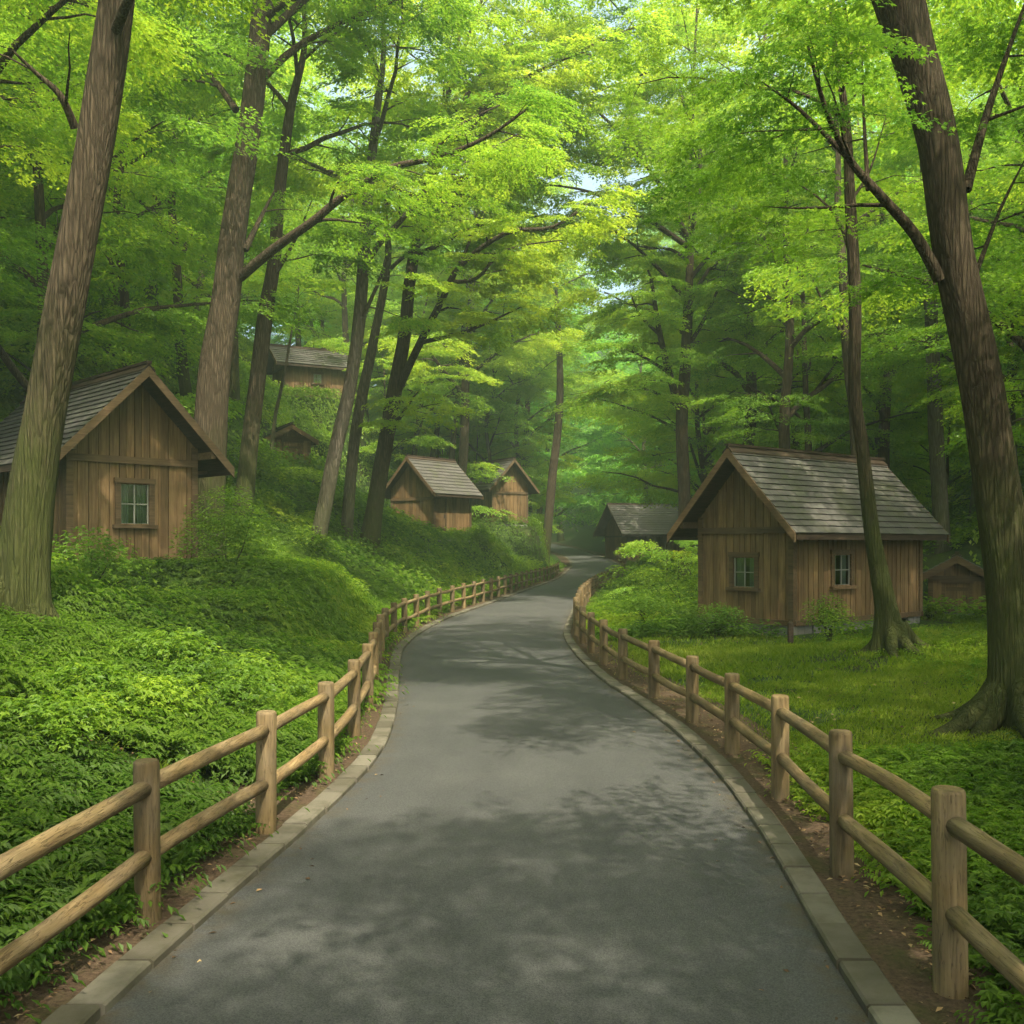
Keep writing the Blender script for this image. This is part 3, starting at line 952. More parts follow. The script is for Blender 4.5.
def spray_template(r, n):
    """flat fan of leaves, unit length along +x"""
    k = 7
    ang = np.linspace(-1.0, 1.0, k) + r.normal(0, .08, k)
    L = (0.55 + 0.45*np.cos(ang*1.1)) * r.uniform(0.8, 1.1, k)
    ti = r.integers(0, k, n)
    u = np.sqrt(r.random(n))*0.97 + 0.03
    a = ang[ti]*(0.55 + 0.45*u)
    x = L[ti]*u*np.cos(a); y = L[ti]*u*np.sin(a)
    x += r.normal(0, .05, n); y += r.normal(0, .05, n)
    z = r.normal(0, .025, n) - 0.16*(x**2+y**2)
    yaw = ang[ti] + r.choice([-1, 1], n)*r.uniform(.2, .9, n)
    return np.stack([x, y, z], 1), yaw
_tr = np.random.default_rng(5)
def make_templates(n): return [spray_template(_tr, n) for _ in range(8)]
T_NEAR = make_templates(260); T_MID = make_templates(150); T_FINE = make_templates(420); T_FAR = make_templates(100)

def crown_mesh(name, sprays, mat, templates, leaf, r, palmate=False, tilt=0.33):
    """sprays: list of (pos, yaw, droop, scale, tint)"""
    Ps, Ds, Ns, Ts, Ss = [], [], [], [], []
    for (p, yaw, droop, sc, tn) in sprays:
        tp, ty = templates[r.integers(len(templates))]
        n = len(tp)
        if r.random() < 0.5: tp = tp*np.array([1, -1, 1]); ty = -ty
        cd, sd = math.cos(droop), math.sin(droop)
        q = tp*sc
        q = np.stack([q[:, 0]*cd + q[:, 2]*sd, q[:, 1], -q[:, 0]*sd + q[:, 2]*cd], 1)
        c, s = math.cos(yaw), math.sin(yaw)
        q = np.stack([q[:, 0]*c - q[:, 1]*s, q[:, 0]*s + q[:, 1]*c, q[:, 2]], 1) + np.array(p)
        a = ty + yaw + r.normal(0, .25, n)
        D = np.stack([np.cos(a), np.sin(a), -r.uniform(0.0, .45, n) - sd*0.5], 1)
        Nv = np.stack([r.normal(0, tilt, n), r.normal(0, tilt, n), np.ones(n)], 1)
        Ps.append(q); Ds.append(D); Ns.append(Nv); Ss.append(leaf*r.uniform(.7, 1.25, n))
        Ts.append(np.clip(tn + r.normal(0, .13, n), 0, 1))
    P = np.concatenate(Ps); D = np.concatenate(Ds); Nv = np.concatenate(Ns)
    V, Q, T = leaf_quads(P, D, Nv, np.concatenate(Ss), np.concatenate(Ts), palmate)
    return np_mesh(name, V, Q, mat, T)

def catmull(pts, rad, per=5):
    P = [Vector(p) for p in pts]
    o, ro = [], []
    for i in range(len(P)-1):
        p0, p1, p2, p3 = P[max(i-1, 0)], P[i], P[i+1], P[min(i+2, len(P)-1)]
        for k in range(per):
            t = k/per
            o.append(0.5*((2*p1) + (p2-p0)*t + (2*p0-5*p1+4*p2-p3)*t*t + (3*p1-p0-3*p2+p3)*t**3))
            ro.append(rad[i]*(1-t) + rad[i+1]*t)
    o.append(P[-1]); ro.append(rad[-1])
    return o, ro

def bend_branch(r, p, yaw, elev, length, end_elev, n=6, wob=0.16):
    """points of a limb that starts at elev and levels towards end_elev"""
    pts = [Vector(p)]
    st = length/n
    for i in range(n):
        f = (i+0.5)/n
        e = elev*(1-f) + end_elev*f + r.normal(0, wob*0.7)
        yaw += r.normal(0, wob)
        pts.append(pts[-1] + Vector((math.cos(yaw)*math.cos(e), math.sin(yaw)*math.cos(e), math.sin(e)))*st)
    return pts, yaw

def side_growth(r, limb, rad, sprays, mb, every=0.6, start=0.3, sec=(0.9, 1.9), spray=(0.9, 1.4), tint=0.5, tmul=1.0, nsides=4, dense=1.0):
    """secondary branches and leaf sprays along a limb"""
    Ltot = sum((limb[i+1]-limb[i]).length for i in range(len(limb)-1))
    acc = 0.0; nxt = Ltot*start; sgn = 1 if r.random() < .5 else -1
    for i in range(len(limb)-1):
        seg = limb[i+1]-limb[i]; sl_ = seg.length
        yaw0 = math.atan2(seg.y, seg.x)
        while acc + sl_ >= nxt:
            f = (nxt-acc)/sl_ if sl_ > 0 else 0
            p = limb[i].lerp(limb[i+1], f)
            rr = max(0.008, (rad[i]*(1-f)+rad[i+1]*f)*0.5)
            sgn = -sgn
            L = r.uniform(*sec)*(1.15-0.5*nxt/Ltot)
            yaw = yaw0 + sgn*r.uniform(0.5, 1.2)
            pts, yw = bend_branch(r, p, yaw, r.uniform(0.0, 0.5), L, r.uniform(-0.25, 0.1), 4)
            mb.tube(pts, [rr*(1-0.8*k/4) for k in range(5)], nsides, False)
            tn = float(np.clip(tint + r.normal(0, .12), 0, 1))
            ns = max(2, int(L/0.5*dense))
            for k in range(ns):
                q = pts[0].lerp(pts[-1], 0.25+0.75*(k+0.5)/ns)
                sprays.append((tuple(q + Vector((r.normal(0,.12), r.normal(0,.12), r.normal(0,.08)))), yw + r.choice([-1, 1])*r.uniform(.1, 1.0), r.uniform(0.0, .38), r.uniform(*spray)*tmul, tn))
            sprays.append((tuple(pts[-1]), yw, r.uniform(.05, .4), r.uniform(*spray)*tmul, tn))
            nxt += every*r.uniform(.7, 1.3)
        acc += sl_
    sprays.append((tuple(limb[-1]), yaw0, 0.2, r.uniform(*spray)*tmul, tint))

def trunk_tube(mb, pts, rad, n=12, flare=0.5, r=None, lobes=5):
    ph = r.uniform(0, 6); ph2 = r.uniform(0, 6)
    P, Rd = catmull(pts, rad, 6)
    # extra rings at the foot for the root flare
    if flare > 0:
        a, b = P[0], P[1]
        ex = [a.lerp(b, f) for f in (0.0, 0.15, 0.3, 0.5, 0.75)]
        exr = [Rd[0]*(1-f)+Rd[1]*f for f in (0.0, 0.15, 0.3, 0.5, 0.75)]
        P = ex + P[1:]; Rd = exr + Rd[1:]
    z0 = P[0].z
    hs = [max(0, p.z - z0) for p in P]
    def shape(i, an):
        h = hs[i]
        fl = flare*math.exp(-h/(0.38+Rd[0]*0.5))*(0.75 + 0.6*math.cos(lobes*an+ph) + 0.25*math.cos(2*an+ph2))
        return 1 + fl + 0.05*math.sin(3*an+ph2+h*0.7) + 0.035*math.sin(5*an+ph+h*1.9)
    mb.tube(P, Rd, n, False, shape=shape)
    return P, Rd

def generic_tree(seed, H=15.0, r0=0.2, crown_from=0.35, nl=8, reach=4.2, templates=None, leaf=0.13, tint=0.5, spray=(1.1, 1.7), every=0.75, mat=None, bark=None, flare=0.5):
    """a tree in its own space: trunk mesh, crown mesh"""
    r = np.random.default_rng(seed)
    mb = MB(); sprays = []
    lean = Vector((r.normal(0, .05), r.normal(0, .05), 0))
    pts = []; x = Vector((0, 0, -0.3))
    nseg = 6
    for i in range(nseg+1):
        f = i/nseg
        pts.append(Vector((0, 0, -0.3 + f*(H*0.9))) + lean*H*f + Vector((r.normal(0, .10), r.normal(0, .10), 0))*(1 if i > 0 else 0)*H/12)
    rad = [r0*(1.05-0.88*(i/nseg)**0.9) for i in range(nseg+1)]
    P, Rd = trunk_tube(mb, pts, rad, 10, flare, r)
    yaw = r.uniform(0, 6.28)
    for k in range(nl):
        f = crown_from + (1-crown_from)*(k/(nl-1))**0.9*0.97
        idx = min(len(P)-1, int(f*(len(P)-1)))
        yaw += 2.4 + r.normal(0, .3)
        L = reach*(1.1-0.55*((f-crown_from)/(1-crown_from))**1.5)*r.uniform(.8, 1.2)
        lim, _ = bend_branch(r, P[idx], yaw, r.uniform(.55, 1.0), L, r.uniform(-.1, .3), 7, 0.13)
        rr = min(Rd[idx]*0.62, 0.035 + L*0.013)
        lr = [rr*(1-0.82*i/7) for i in range(8)]
        mb.tube(lim, lr, 6, False)
        side_growth(r, lim, lr, sprays, mb, every, 0.22, (0.9, 2.0), spray, tint, 1.0, 4)
    tm = mb.mesh("trunk", bark or BARK)
    cm = crown_mesh("crown", sprays, mat or LEAF_CANOPY, templates or T_MID, leaf, r)
    return tm, cm

# ---------------------------------------------------------------- sight lines kept open
PROTECT = [(-40, 225, 362, 600, 18.5), (250, 358, 300, 412, 57.5), (266, 326, 418, 474, 43), (380, 478, 446, 545, 50), (466, 545, 445, 535, 61),
           (600, 676, 500, 570, 86), (676, 962, 444, 645, 20), (912, 1000, 546, 622, 28), (370, 645, 548, 760, 200)]
def blocked(x, y, z0, z1, r):
    """would a body of radius r hide one of the things behind it"""
    if y < 6: return False
    a0, b1 = proj(x-r, y, z0); a1, b0 = proj(x+r, y, z1)
    for (u0, u1, v0, v1, dd) in PROTECT:
        if y < dd and a1 > u0 and a0 < u1 and b1 > v0 and b0 < v1: return True
    return False

# ---------------------------------------------------------------- trees traced one by one
def own_tree(name, label, cat, Y, path, limbs, seed, bark=BARK, grow_from=0.5, nl=6, reach=4.0, leaf=0.1, tint=0.5, templates=T_MID, palmate=False,
             flare=0.6, top=None, spray=(0.9, 1.5), every=0.6, group=None, mat=None, limb_start=0.25, lobes=5, up=(0.5, .95), dense=1.0, yaw_list=None, clear_bole=0, roots=0):
    """path: [(px, py, width_px)] from the foot up; limbs: [[(px, py, dY), ...] , w_px]; top: extra world height"""
    r = np.random.default_rng(seed)
    foot = at(path[0][0], path[0][1], Y)
    gz = tz(foot.x, foot.y)
    root = empty(name, (foot.x, foot.y, gz))
    tag(root, label, cat, group)
    o0 = Vector((foot.x, foot.y, gz))
    pts = [at(a, b, Y) - o0 for a, b, w in path]
    rad = [w*Y/F/2 for a, b, w in path]
    pts[0].z = -0.25
    if top:
        dd = (pts[-1]-pts[-2]).normalized()
        n = 3
        for k in range(n):
            pts.append(pts[-1] + (dd + Vector((r.normal(0, .1), r.normal(0, .1), 0.15))).normalized()*top/n)
            rad.append(rad[-1]*0.66)
    mb = MB(); sprays = []
    P, Rd = trunk_tube(mb, pts, rad, 20, flare, r, lobes)
    for k in range(roots):
        a = 6.28*k/roots + r.normal(0, .25); L = rad[0]*r.uniform(2.6, 4.4)
        q = []
        for f in (0.0, .25, .5, .75, 1.0):
            dx, dy = math.cos(a + .3*f)*(rad[0]*.35 + L*f), math.sin(a + .3*f)*(rad[0]*.35 + L*f)
            gzz = tz(foot.x+dx, foot.y+dy) - gz
            q.append(Vector((dx, dy, gzz + rad[0]*(1.7*(1-f)**3.2) + .02 - .07*f)))
        mb.tube(*catmull(q, [rad[0]*x for x in (.62, .42, .30, .22, .10)], 3), 8, False)
    mb.build("trunk", bark, root)
    for (lp, w) in limbs:
        b = MB()
        q = [at(a, bb, Y+dy) - o0 for a, bb, dy in lp]
        rr = [w*Y/F/2*(1-0.8*i/(len(q)-1)) for i in range(len(q))]
        q2, r2 = catmull(q, rr, 4)
        b.tube(q2, r2, 8, False)
        side_growth(r, q2, r2, sprays, b, every, limb_start, (0.8, 1.8), spray, tint, 1.0, 4, dense)
        b.build("branch", bark, root)
    if nl:
        b = MB()
        yaw = r.uniform(0, 6.28)
        for k in range(nl):
            f = grow_from + (1-grow_from)*k/max(nl-1, 1)*0.98
            idx = min(len(P)-1, int(f*(len(P)-1)))
            yaw = yaw_list[k] if yaw_list and k < len(yaw_list) else yaw + 2.4 + r.normal(0, .3)
            L = reach*r.uniform(.8, 1.15)*(1.05-0.4*k/max(nl-1, 1))
            lim, _ = bend_branch(r, P[idx], yaw, r.uniform(*up), L, r.uniform(-.1, .25), 7, 0.13)
            r0 = min(Rd[idx]*0.6, 0.03 + L*0.014)
            lr = [r0*(1-0.82*i/7) for i in range(8)]
            b.tube(lim, lr, 7, False)
            side_growth(r, lim, lr, sprays, b, every, 0.2, (0.9, 2.0), spray, tint, 1.0, 4, dense)
        b.build("branch", bark, root)
    keep = []
    for s in sprays:
        w = Vector(s[0]) + o0
        # keep the bole of the tree bare on the side of the road
        zz = w.z - o0.z; ip = min(range(len(P)), key=lambda q_: abs(P[q_].z - zz))
        ax_ = P[ip] + o0
        if clear_bole and w.y < ax_.y + 0.3 and zz < clear_bole and abs(w.x*ax_.y/max(w.y, 1) - ax_.x) < Rd[ip] + s[3]*0.62: continue
        if not blocked(w.x, w.y, w.z-0.4, w.z+0.1, s[3]*0.7): keep.append(s)
    cm = crown_mesh("crown", keep, mat or LEAF_CANOPY, templates, leaf, r, palmate)
    link("crown", cm, root)
    return root

own_tree("maple_tree", "thickest left maple trunk leaning right in front of the cut-off cabin", "tree", 10.6,
         [(18, 604, 52), (30, 500, 43), (46, 400, 38), (66, 300, 37), (87, 190, 36), (104, 90, 35), (118, 0, 33), (135, -140, 31)],
         [([(75, 128, 0), (60, 95, -.2), (35, 72, -.3), (12, 50, -.5)], 9), ([(112, 40, 0), (150, -40, -1), (240, -120, -2)], 12)], 21, BARK, grow_from=0.7, nl=12, reach=6.2, leaf=0.043, tint=0.36,
         templates=T_FINE, palmate=True, top=5, flare=0.7, roots=5, clear_bole=6.8, spray=(0.8, 1.2), every=0.5)
own_tree("maple_tree", "dark leaning maple at the right edge, one long branch reaching towards the road", "tree", 10.2,
         [(1024, 722, 60), (1014, 600, 48), (996, 480, 43), (980, 376, 40), (955, 254, 38), (938, 142, 37), (912, 50, 42), (895, -10, 48)],
         [([(940, 280, 0), (915, 235, -.1), (880, 195, -.3), (850, 160, -.4), (826, 110, -.7), (808, 46, -1)], 13),
          ([(868, 190, -.2), (864, 120, 0), (862, 55, .3)], 5), ([(850, 160, -.4), (800, 110, -.4), (762, 82, -.6)], 6),
          ([(966, 190, 0), (985, 120, .2), (1005, 60, .3), (1030, -10, .4)], 11), ([(970, 290, 0), (1000, 210, .8), (1030, 150, 1)], 6)],
         22, BARK_DARK, grow_from=0.84, nl=13, reach=6.6, leaf=0.043, tint=0.38, templates=T_FINE, palmate=True, top=5, flare=0.5, roots=7, clear_bole=9, spray=(0.7, 1.1), every=0.42, limb_start=0.35, yaw_list=[2.9, 2.2, 3.6, 1.5, 2.6, 0.5, 3.2, 4.2, 1.9, 5.0, 2.8, 3.9, 2.2])
own_tree("maple_tree", "tall maple rising behind the left cabin's gable, with a long limb reaching over the road", "tree", 24.0,
         [(203, 480, 38), (212, 400, 31), (226, 300, 28), (238, 200, 24), (253, 100, 22), (262, 10, 20)],
         [([(240, 277, 0), (275, 248, -.6), (312, 222, -1.2), (345, 195, -1.6), (390, 168, -2.2), (435, 158, -2.6), (485, 138, -3), (528, 108, -3.3)], 11),
          ([(432, 158, -2.6), (455, 128, -3), (500, 105, -3)], 5), ([(236, 110, 0), (205, 70, .5), (170, 52, 1)], 8), ([(245, 250, 0), (262, 215, .5), (275, 190, 1)], 7),
          ([(262, 20, 0), (300, -10, -1), (350, -40, -2)], 9), ([(256, 85, 0), (300, 45, .5), (370, 10, 1), (440, -15, 1)], 9), ([(260, 40, 0), (330, -20, 1), (420, -70, 2), (500, -90, 3)], 9)],
         23, BARK, grow_from=0.72, nl=9, reach=5.5, leaf=0.07, tint=0.45, templates=T_FINE, top=6, clear_bole=9, limb_start=0.3)
own_tree("maple_tree", "slim straight maple on the slope between the left cabin and the two paired trunks", "tree", 27.0,
         [(240, 506, 19), (250, 440, 17), (264, 325, 15), (274, 264, 13), (279, 200, 12), (290, 110, 9)],
         [([(272, 280, 0), (295, 240, -.5), (312, 200, -1)], 5)], 24, BARK, grow_from=0.6, nl=8, reach=4.6, leaf=0.10, tint=0.5, top=5, templates=T_NEAR)
own_tree("maple_tree", "grey leaning maple on the bank, foremost of the trunks left of the road bend", "tree", 28.5,
         [(313, 556, 16), (324, 510, 15), (336, 450, 14), (350, 385, 13), (359, 320, 12.5), (367, 210, 11), (376, 120, 8)],
         [([(366, 240, 0), (385, 215, -.5), (395, 180, -1)], 5), ([(357, 330, 0), (383, 270, -.4), (388, 232, -.8)], 5)], 25, BARK_PALE, grow_from=0.55, nl=9, reach=5.0, leaf=0.10, tint=0.58, top=5, flare=0.35, templates=T_NEAR)
own_tree("maple_tree", "thin pale trunk standing just behind and between its two thicker neighbours on the bank", "tree", 33.0,
         [(346, 540, 12), (352, 460, 11), (362, 396, 11), (374, 340, 9), (388, 260, 7)],
         [], 26, BARK_PALE, grow_from=0.6, nl=5, reach=4.0, leaf=0.13, tint=0.5, top=5, flare=0.4)
own_tree("maple_tree", "mossy two-stemmed maple nearest the bank cabin, its limbs arching over the road", "tree", 34.0,
         [(367, 558, 20), (374, 510, 17), (384, 450, 15.5), (393, 400, 15), (404, 340, 13), (409, 290, 12), (416, 240, 10), (424, 190, 7)],
         [([(397, 392, 0), (420, 343, -1), (442, 300, -2), (460, 266, -2.5), (506, 233, -3.5), (553, 227, -4.5), (593, 200, -5)], 9),
          ([(452, 282, -2.2), (477, 278, -3), (506, 250, -3.5), (563, 240, -4)], 4.5), ([(423, 342, -1), (470, 330, -2), (523, 306, -3)], 5),
          ([(450, 285, -2.3), (470, 240, -2), (478, 205, -2)], 4.5), ([(386, 440, 0), (408, 405, -1), (418, 392, -1)], 5),
          ([(422, 195, 0), (480, 110, -1.5), (560, 60, -3), (640, 25, -4)], 7), ([(424, 190, 0), (470, 90, 0), (540, 10, 1), (610, -50, 1)], 7), ([(424, 190, 0), (448, 95, -.5), (480, 5, -1), (500, -60, -1)], 6), ([(422, 205, 0), (515, 118, 1), (595, 92, 2), (655, 70, 2.5)], 6), ([(418, 225, 0), (480, 165, 1), (560, 140, 2), (640, 120, 2.5)], 6), ([(414, 250, 0), (440, 190, -1), (470, 130, -2), (520, 80, -3), (590, 50, -4)], 6)],
         27, BARK_DARK, grow_from=0.6, nl=11, reach=6.5, leaf=0.105, tint=0.68, top=7, flare=0.4, limb_start=0.25, dense=1.4, templates=T_NEAR, yaw_list=[0.2, -0.8, 0.9, 2.8, 0.0, -1.4, 1.2, 3.6, 0.4, -0.5, 2.0])
own_tree("maple_tree", "slender maple with flared mossy foot on the lawn in front of the right cabin", "tree", 15.6,
         [(893, 668, 30), (886, 606, 19), (872, 530, 15), (863, 453, 13), (855, 390, 12), (855, 305, 12), (850, 203, 11), (846, 120, 8)],
         [([(852, 260, 0), (835, 215, .5), (800, 185, 1), (760, 170, 1.4)], 4), ([(848, 205, 0), (870, 170, .4), (885, 120, .6)], 4)],
         28, BARK, grow_from=0.72, nl=9, reach=4.4, leaf=0.05, tint=0.5, templates=T_NEAR, palmate=True, top=4, flare=0.8, roots=5, lobes=4, spray=(0.7, 1.1))
own_tree("maple_tree", "forked maple standing between the right cabin and the road's far bend", "tree", 36.0,
         [(684, 552, 13), (684, 500, 12), (682, 420, 12), (686, 360, 11), (688, 300, 9), (691, 240, 6)],
         [([(682, 415, 0), (671, 380, -.5), (660, 335, -1), (652, 285, -1.5), (648, 270, -1.5)], 9), ([(660, 335, -1), (640, 315, -1.5), (630, 292, -2)], 4),
          ([(686, 350, 0), (705, 318, .5), (722, 280, .8), (730, 262, 1)], 5), ([(668, 372, 0), (640, 355, -1), (612, 345, -2)], 4), ([(676, 405, 0), (650, 390, -1), (625, 385, -2)], 4), ([(690, 248, 0), (640, 215, -1), (590, 192, -2), (550, 185, -3)], 6), ([(691, 245, 0), (660, 185, -1), (612, 125, -2), (565, 85, -3)], 6), ([(690, 250, 0), (700, 150, 1), (660, 60, 1), (610, 0, 0)], 6)],
         29, BARK_DARK, grow_from=0.52, nl=15, reach=5.8, leaf=0.10, tint=0.6, top=10, flare=0.4, templates=T_NEAR, dense=1.2)
own_tree("beech_tree", "straight pale-barked trunk behind the right cabin, left of the dark leaning maple", "tree", 31.0,
         [(943, 560, 16), (939, 480, 15), (935, 416, 14), (932, 340, 13), (928, 240, 12), (925, 120, 10)], [], 30, BARK_PALE, grow_from=0.55, nl=6, reach=4.2, leaf=0.12, tint=0.4, top=5, flare=0.3)
own_tree("maple_tree", "leaning far trunk beside the second bank cabin, left of where the road vanishes", "tree", 66.0,
         [(544, 538, 9.5), (552, 480, 8.5), (558, 430, 8), (560, 380, 7), (558, 320, 5)], [], 31, BARK, grow_from=0.6, nl=6, reach=5.5, leaf=0.18, tint=0.45, top=6, flare=0.3, spray=(1.3, 2.0))
own_tree("maple_tree", "dark twin of the slender lawn maple rising behind the right cabin's ridge", "tree", 29.0,
         [(862, 560, 14), (857, 430, 13), (851, 380, 12), (846, 330, 10), (843, 274, 9), (838, 200, 7)], [([(846, 340, 0), (822, 300, -.5), (805, 262, -1)], 4)], 32, BARK_DARK, grow_from=0.6, nl=6, reach=4.2, leaf=0.12, tint=0.42, top=5, flare=0.3)
own_tree("sapling", "thin crooked sapling stem between the topmost cabin and the hillside shed", "sapling", 40.0,
         [(270, 450, 4), (275, 418, 3.6), (281, 390, 3.2), (286, 365, 2.8), (292, 330, 2)], [], 33, BARK_PALE, grow_from=0.75, nl=3, reach=2.0, leaf=0.13, tint=0.5, top=2, flare=0.2)

# ---------------------------------------------------------------- the wood behind: eight tall and five low kinds, copied
TALL = [generic_tree(100+i, H=h, r0=r0, crown_from=cf, nl=12, reach=rc_*1.1, templates=T_MID, leaf=0.12, tint=tn, spray=(1.2, 1.9), every=0.66)
        for i, (h, r0, cf, rc_, tn) in enumerate([(17, .22, .36, 4.6, .5), (19, .25, .42, 4.8, .55), (15, .18, .32, 4.2, .6), (21, .27, .45, 5.0, .45), (16, .2, .3, 4.8, .65), (18, .2, .4, 4.4, .5)])]
DEEP = [generic_tree(140+i, H=h, r0=r0, crown_from=cf, nl=14, reach=rc_*1.1, templates=T_FAR, leaf=0.21, tint=tn, spray=(1.5, 2.4), every=0.8, mat=LEAF_DEEP)
        for i, (h, r0, cf, rc_, tn) in enumerate([(20, .25, .2, 5.2, .5), (23, .28, .28, 5.5, .4), (17, .22, .14, 5.0, .55)])]
LOW = [generic_tree(170+i, H=h, r0=r0, crown_from=cf, nl=8, reach=rc_, templates=T_MID, leaf=0.13, tint=tn, spray=(0.9, 1.5), every=0.6, flare=0.2)
       for i, (h, r0, cf, rc_, tn) in enumerate([(5.0, .06, .16, 2.4, .6), (6.5, .08, .2, 2.8, .5), (4.0, .05, .12, 2.2, .55), (7.5, .09, .22, 3.2, .65)])]
HIGH = [generic_tree(200+i, H=h, r0=r0, crown_from=cf, nl=20, reach=rc_, templates=T_NEAR, leaf=0.14, tint=tn, spray=(1.4, 2.2), every=0.62)
        for i, (h, r0, cf, rc_, tn) in enumerate([(27, .32, .38, 7.2, .72), (29, .34, .36, 7.6, .62)])]
NEARISH = [generic_tree(220+i, H=h, r0=r0, crown_from=cf, nl=12, reach=rc_, templates=T_NEAR, leaf=0.085, tint=tn, spray=(1.1, 1.7), every=0.66)
        for i, (h, r0, cf, rc_, tn) in enumerate([(17, .22, .36, 4.8, .42), (19, .25, .42, 5.0, .5), (15, .18, .34, 4.6, .46)])]
DIMS = {'near': (4.8, NEARISH), 'high': (7.0, HIGH), 'tall': (4.6, TALL), 'deep': (5.4, DEEP), 'low': (3.1, LOW)}

used_n = {}
def plant_tree(kind, i, x, y, sc, name, label, group, cat='tree'):
    tm, cm = DIMS[kind][1][i % len(DIMS[kind][1])]
    root = empty(name, (x, y, tz(x, y) - 0.1), rng.uniform(0, 6.28))
    root.scale = (sc, sc, sc*rng.uniform(.93, 1.08))
    tag(root, label, cat, group)
    link("trunk", tm, root); link("crown", cm, root)
    return root

TAKEN = [(-5.2, 10.6), (5.2, 10.2), (-7.4, 24), (-7.2, 27), (-5.6, 28.5), (-5.5, 33), (-4.9, 34), (5.9, 15.6), (6.2, 36), (13, 31), (2.5, 66), (10, 29)]
def try_tree(kind, x, y, sc, mind):
    for a, b in TAKEN:
        if math.hypot(x-a, y-b) < mind: return None
    if x > float(xl(y)) - 1.6 and x < float(xr(y)) + 1.6: return None
    for (a, b, r_, _) in PADS:
        if math.hypot(x-a, y-b) < r_ + 0.3: return None
    z = tz(x, y)
    k = rng.integers(0, 12)
    Rr, lst = DIMS[kind]
    tm, cm = lst[k % len(lst)]
    H = max(v.co.z for v in tm.vertices) if False else HEI[kind][k % len(lst)]
    cf = CF[kind][k % len(lst)]
    if blocked(x, y, z, z + H*sc*cf, 0.25): return None
    if blocked(x, y, z + H*sc*cf*0.95, z + H*sc, Rr*sc*(1.15 if kind == 'low' else 0.85)): return None
    TAKEN.append((x, y))
    return int(k)
HEI = {'near': [17, 19, 15], 'high': [27, 29], 'tall': [17, 19, 15, 21, 16, 18], 'deep': [20, 23, 17], 'low': [5, 6.5, 4, 7.5]}
CF = {'near': [.42, .48, .4], 'high': [.42, .4], 'tall': [.42, .48, .38, .5, .36, .46], 'deep': [.22, .3, .18], 'low': [.25, .3, .2, .3]}

ZONES = [  # kind, x-range, y-range, tries, max, min spacing, scale, name, label, group
    ('near', (-18, -8.5), (12, 27), 120, 8, 3.2, (.95, 1.2), "maple_tree", "leafy maple on the slope behind and beside the cut-off left cabin", "maples around the left cabin"),
    ('tall', (-36, -9), (27, 50), 300, 20, 3.8, (.9, 1.2), "maple_tree", "slim trunked maple high on the left slope among the topmost cabin and shed", "maples high on the left slope"),
    ('near', (8, 19), (27, 38), 200, 8, 3.4, (.9, 1.15), "maple_tree", "leafy maple standing close behind the right cabin", "maples close behind the right cabin"),
    ('near', (10, 19), (16, 24), 80, 4, 3.4, (.9, 1.1), "maple_tree", "leafy maple on the lawn's far side, right of the dark leaning trunk", "maples at the lawn's right side"),
    ('tall', (14, 40), (24, 54), 300, 16, 4.2, (.9, 1.2), "maple_tree", "maple in the wood on the right, past the pale-barked trunk", "maples in the right-hand wood"),
    ('tall', (8, 17), (38, 68), 300, 8, 4.4, (.9, 1.2), "maple_tree", "tall maple right of the road, between the right cabin and the barn", "maples right of the far bend"),
    ('tall', (-14, 3), (38, 76), 300, 15, 3.8, (.9, 1.2), "maple_tree", "tall maple around the two bank cabins left of the bend", "maples around the bank cabins"),
    ('deep', (-62, -12), (50, 100), 400, 24, 5.5, (.9, 1.25), "forest_tree", "deep green tree far up the left hillside above every cabin", "far trees of the left hillside"),
    ('deep', (-14, 24), (84, 130), 500, 20, 5.6, (1.1, 1.5), "forest_tree", "deep green far tree closing the valley where the road vanishes", "far trees closing the valley"),
    ('deep', (-70, 75), (122, 190), 500, 34, 7.0, (1.2, 1.6), "forest_tree", "tree of the far hill behind everything, paled by haze", "hazy trees of the far hill"),
    ('near', (-12, -4), (-12, 0), 60, 4, 4.2, (.9, 1.0), "maple_tree", "unseen maple added on the near left slope to shade the foreground", "maples beside the viewer"),  # behind the camera, unseen; added to darken the foreground and screen the sky
    ('deep', (12, 72), (48, 105), 400, 26, 5.5, (.9, 1.25), "forest_tree", "deep green far tree behind the wood on the right", "far trees of the right wood"),
    ('low', (-22, -6), (24, 60), 300, 18, 2.8, (.8, 1.3), "young_maple", "low young maple with foliage near the ground on the left slope", "young maples on the left slope"),
    ('low', (-6, 4), (44, 84), 300, 14, 2.6, (.8, 1.3), "young_maple", "low young maple beside the bank cabins above the far fence", "young maples by the bank cabins"),
    ('low', (4, 24), (26, 74), 400, 26, 2.8, (.8, 1.35), "young_maple", "low young maple under the trees between the right cabin and the far bend", "young maples behind the right cabin"),
    ('low', (-12, 18), (72, 112), 300, 20, 3.2, (1.0, 1.7), "young_maple", "low young maple in the hollow around the road's last bend", "young maples at the last bend"),
]
for (hk, hx, hy, hs, lab) in ((0, 9.8, 43.0, 1.0, "tallest maple beyond the forked one, spreading its crown over the road"),
                              (0, 1.5, 78.0, 1.08, "far high maple behind the second bank cabin, where the road bends away"),
                              (1, -3.4, 58.0, .95, "high maple rising straight behind the weathered bank cabin's roof"),
                              (1, 11.0, 60.0, 1.05, "far high maple near the barn, right of the road"),):
    plant_tree('high', hk, hx, hy, hs, "maple_tree", lab, None); TAKEN.append((hx, hy))
for (hx, hy, hs) in ((-3.7, -1.6, .95), (-2.9, -7.5, 1.0)):  # unseen trees added left of the camera to shade the near bank
    plant_tree('near', int(-hx) % 3, hx, hy, hs, "maple_tree", "unseen maple added on the near left slope to shade the foreground", "maples beside the viewer"); TAKEN.append((hx, hy))
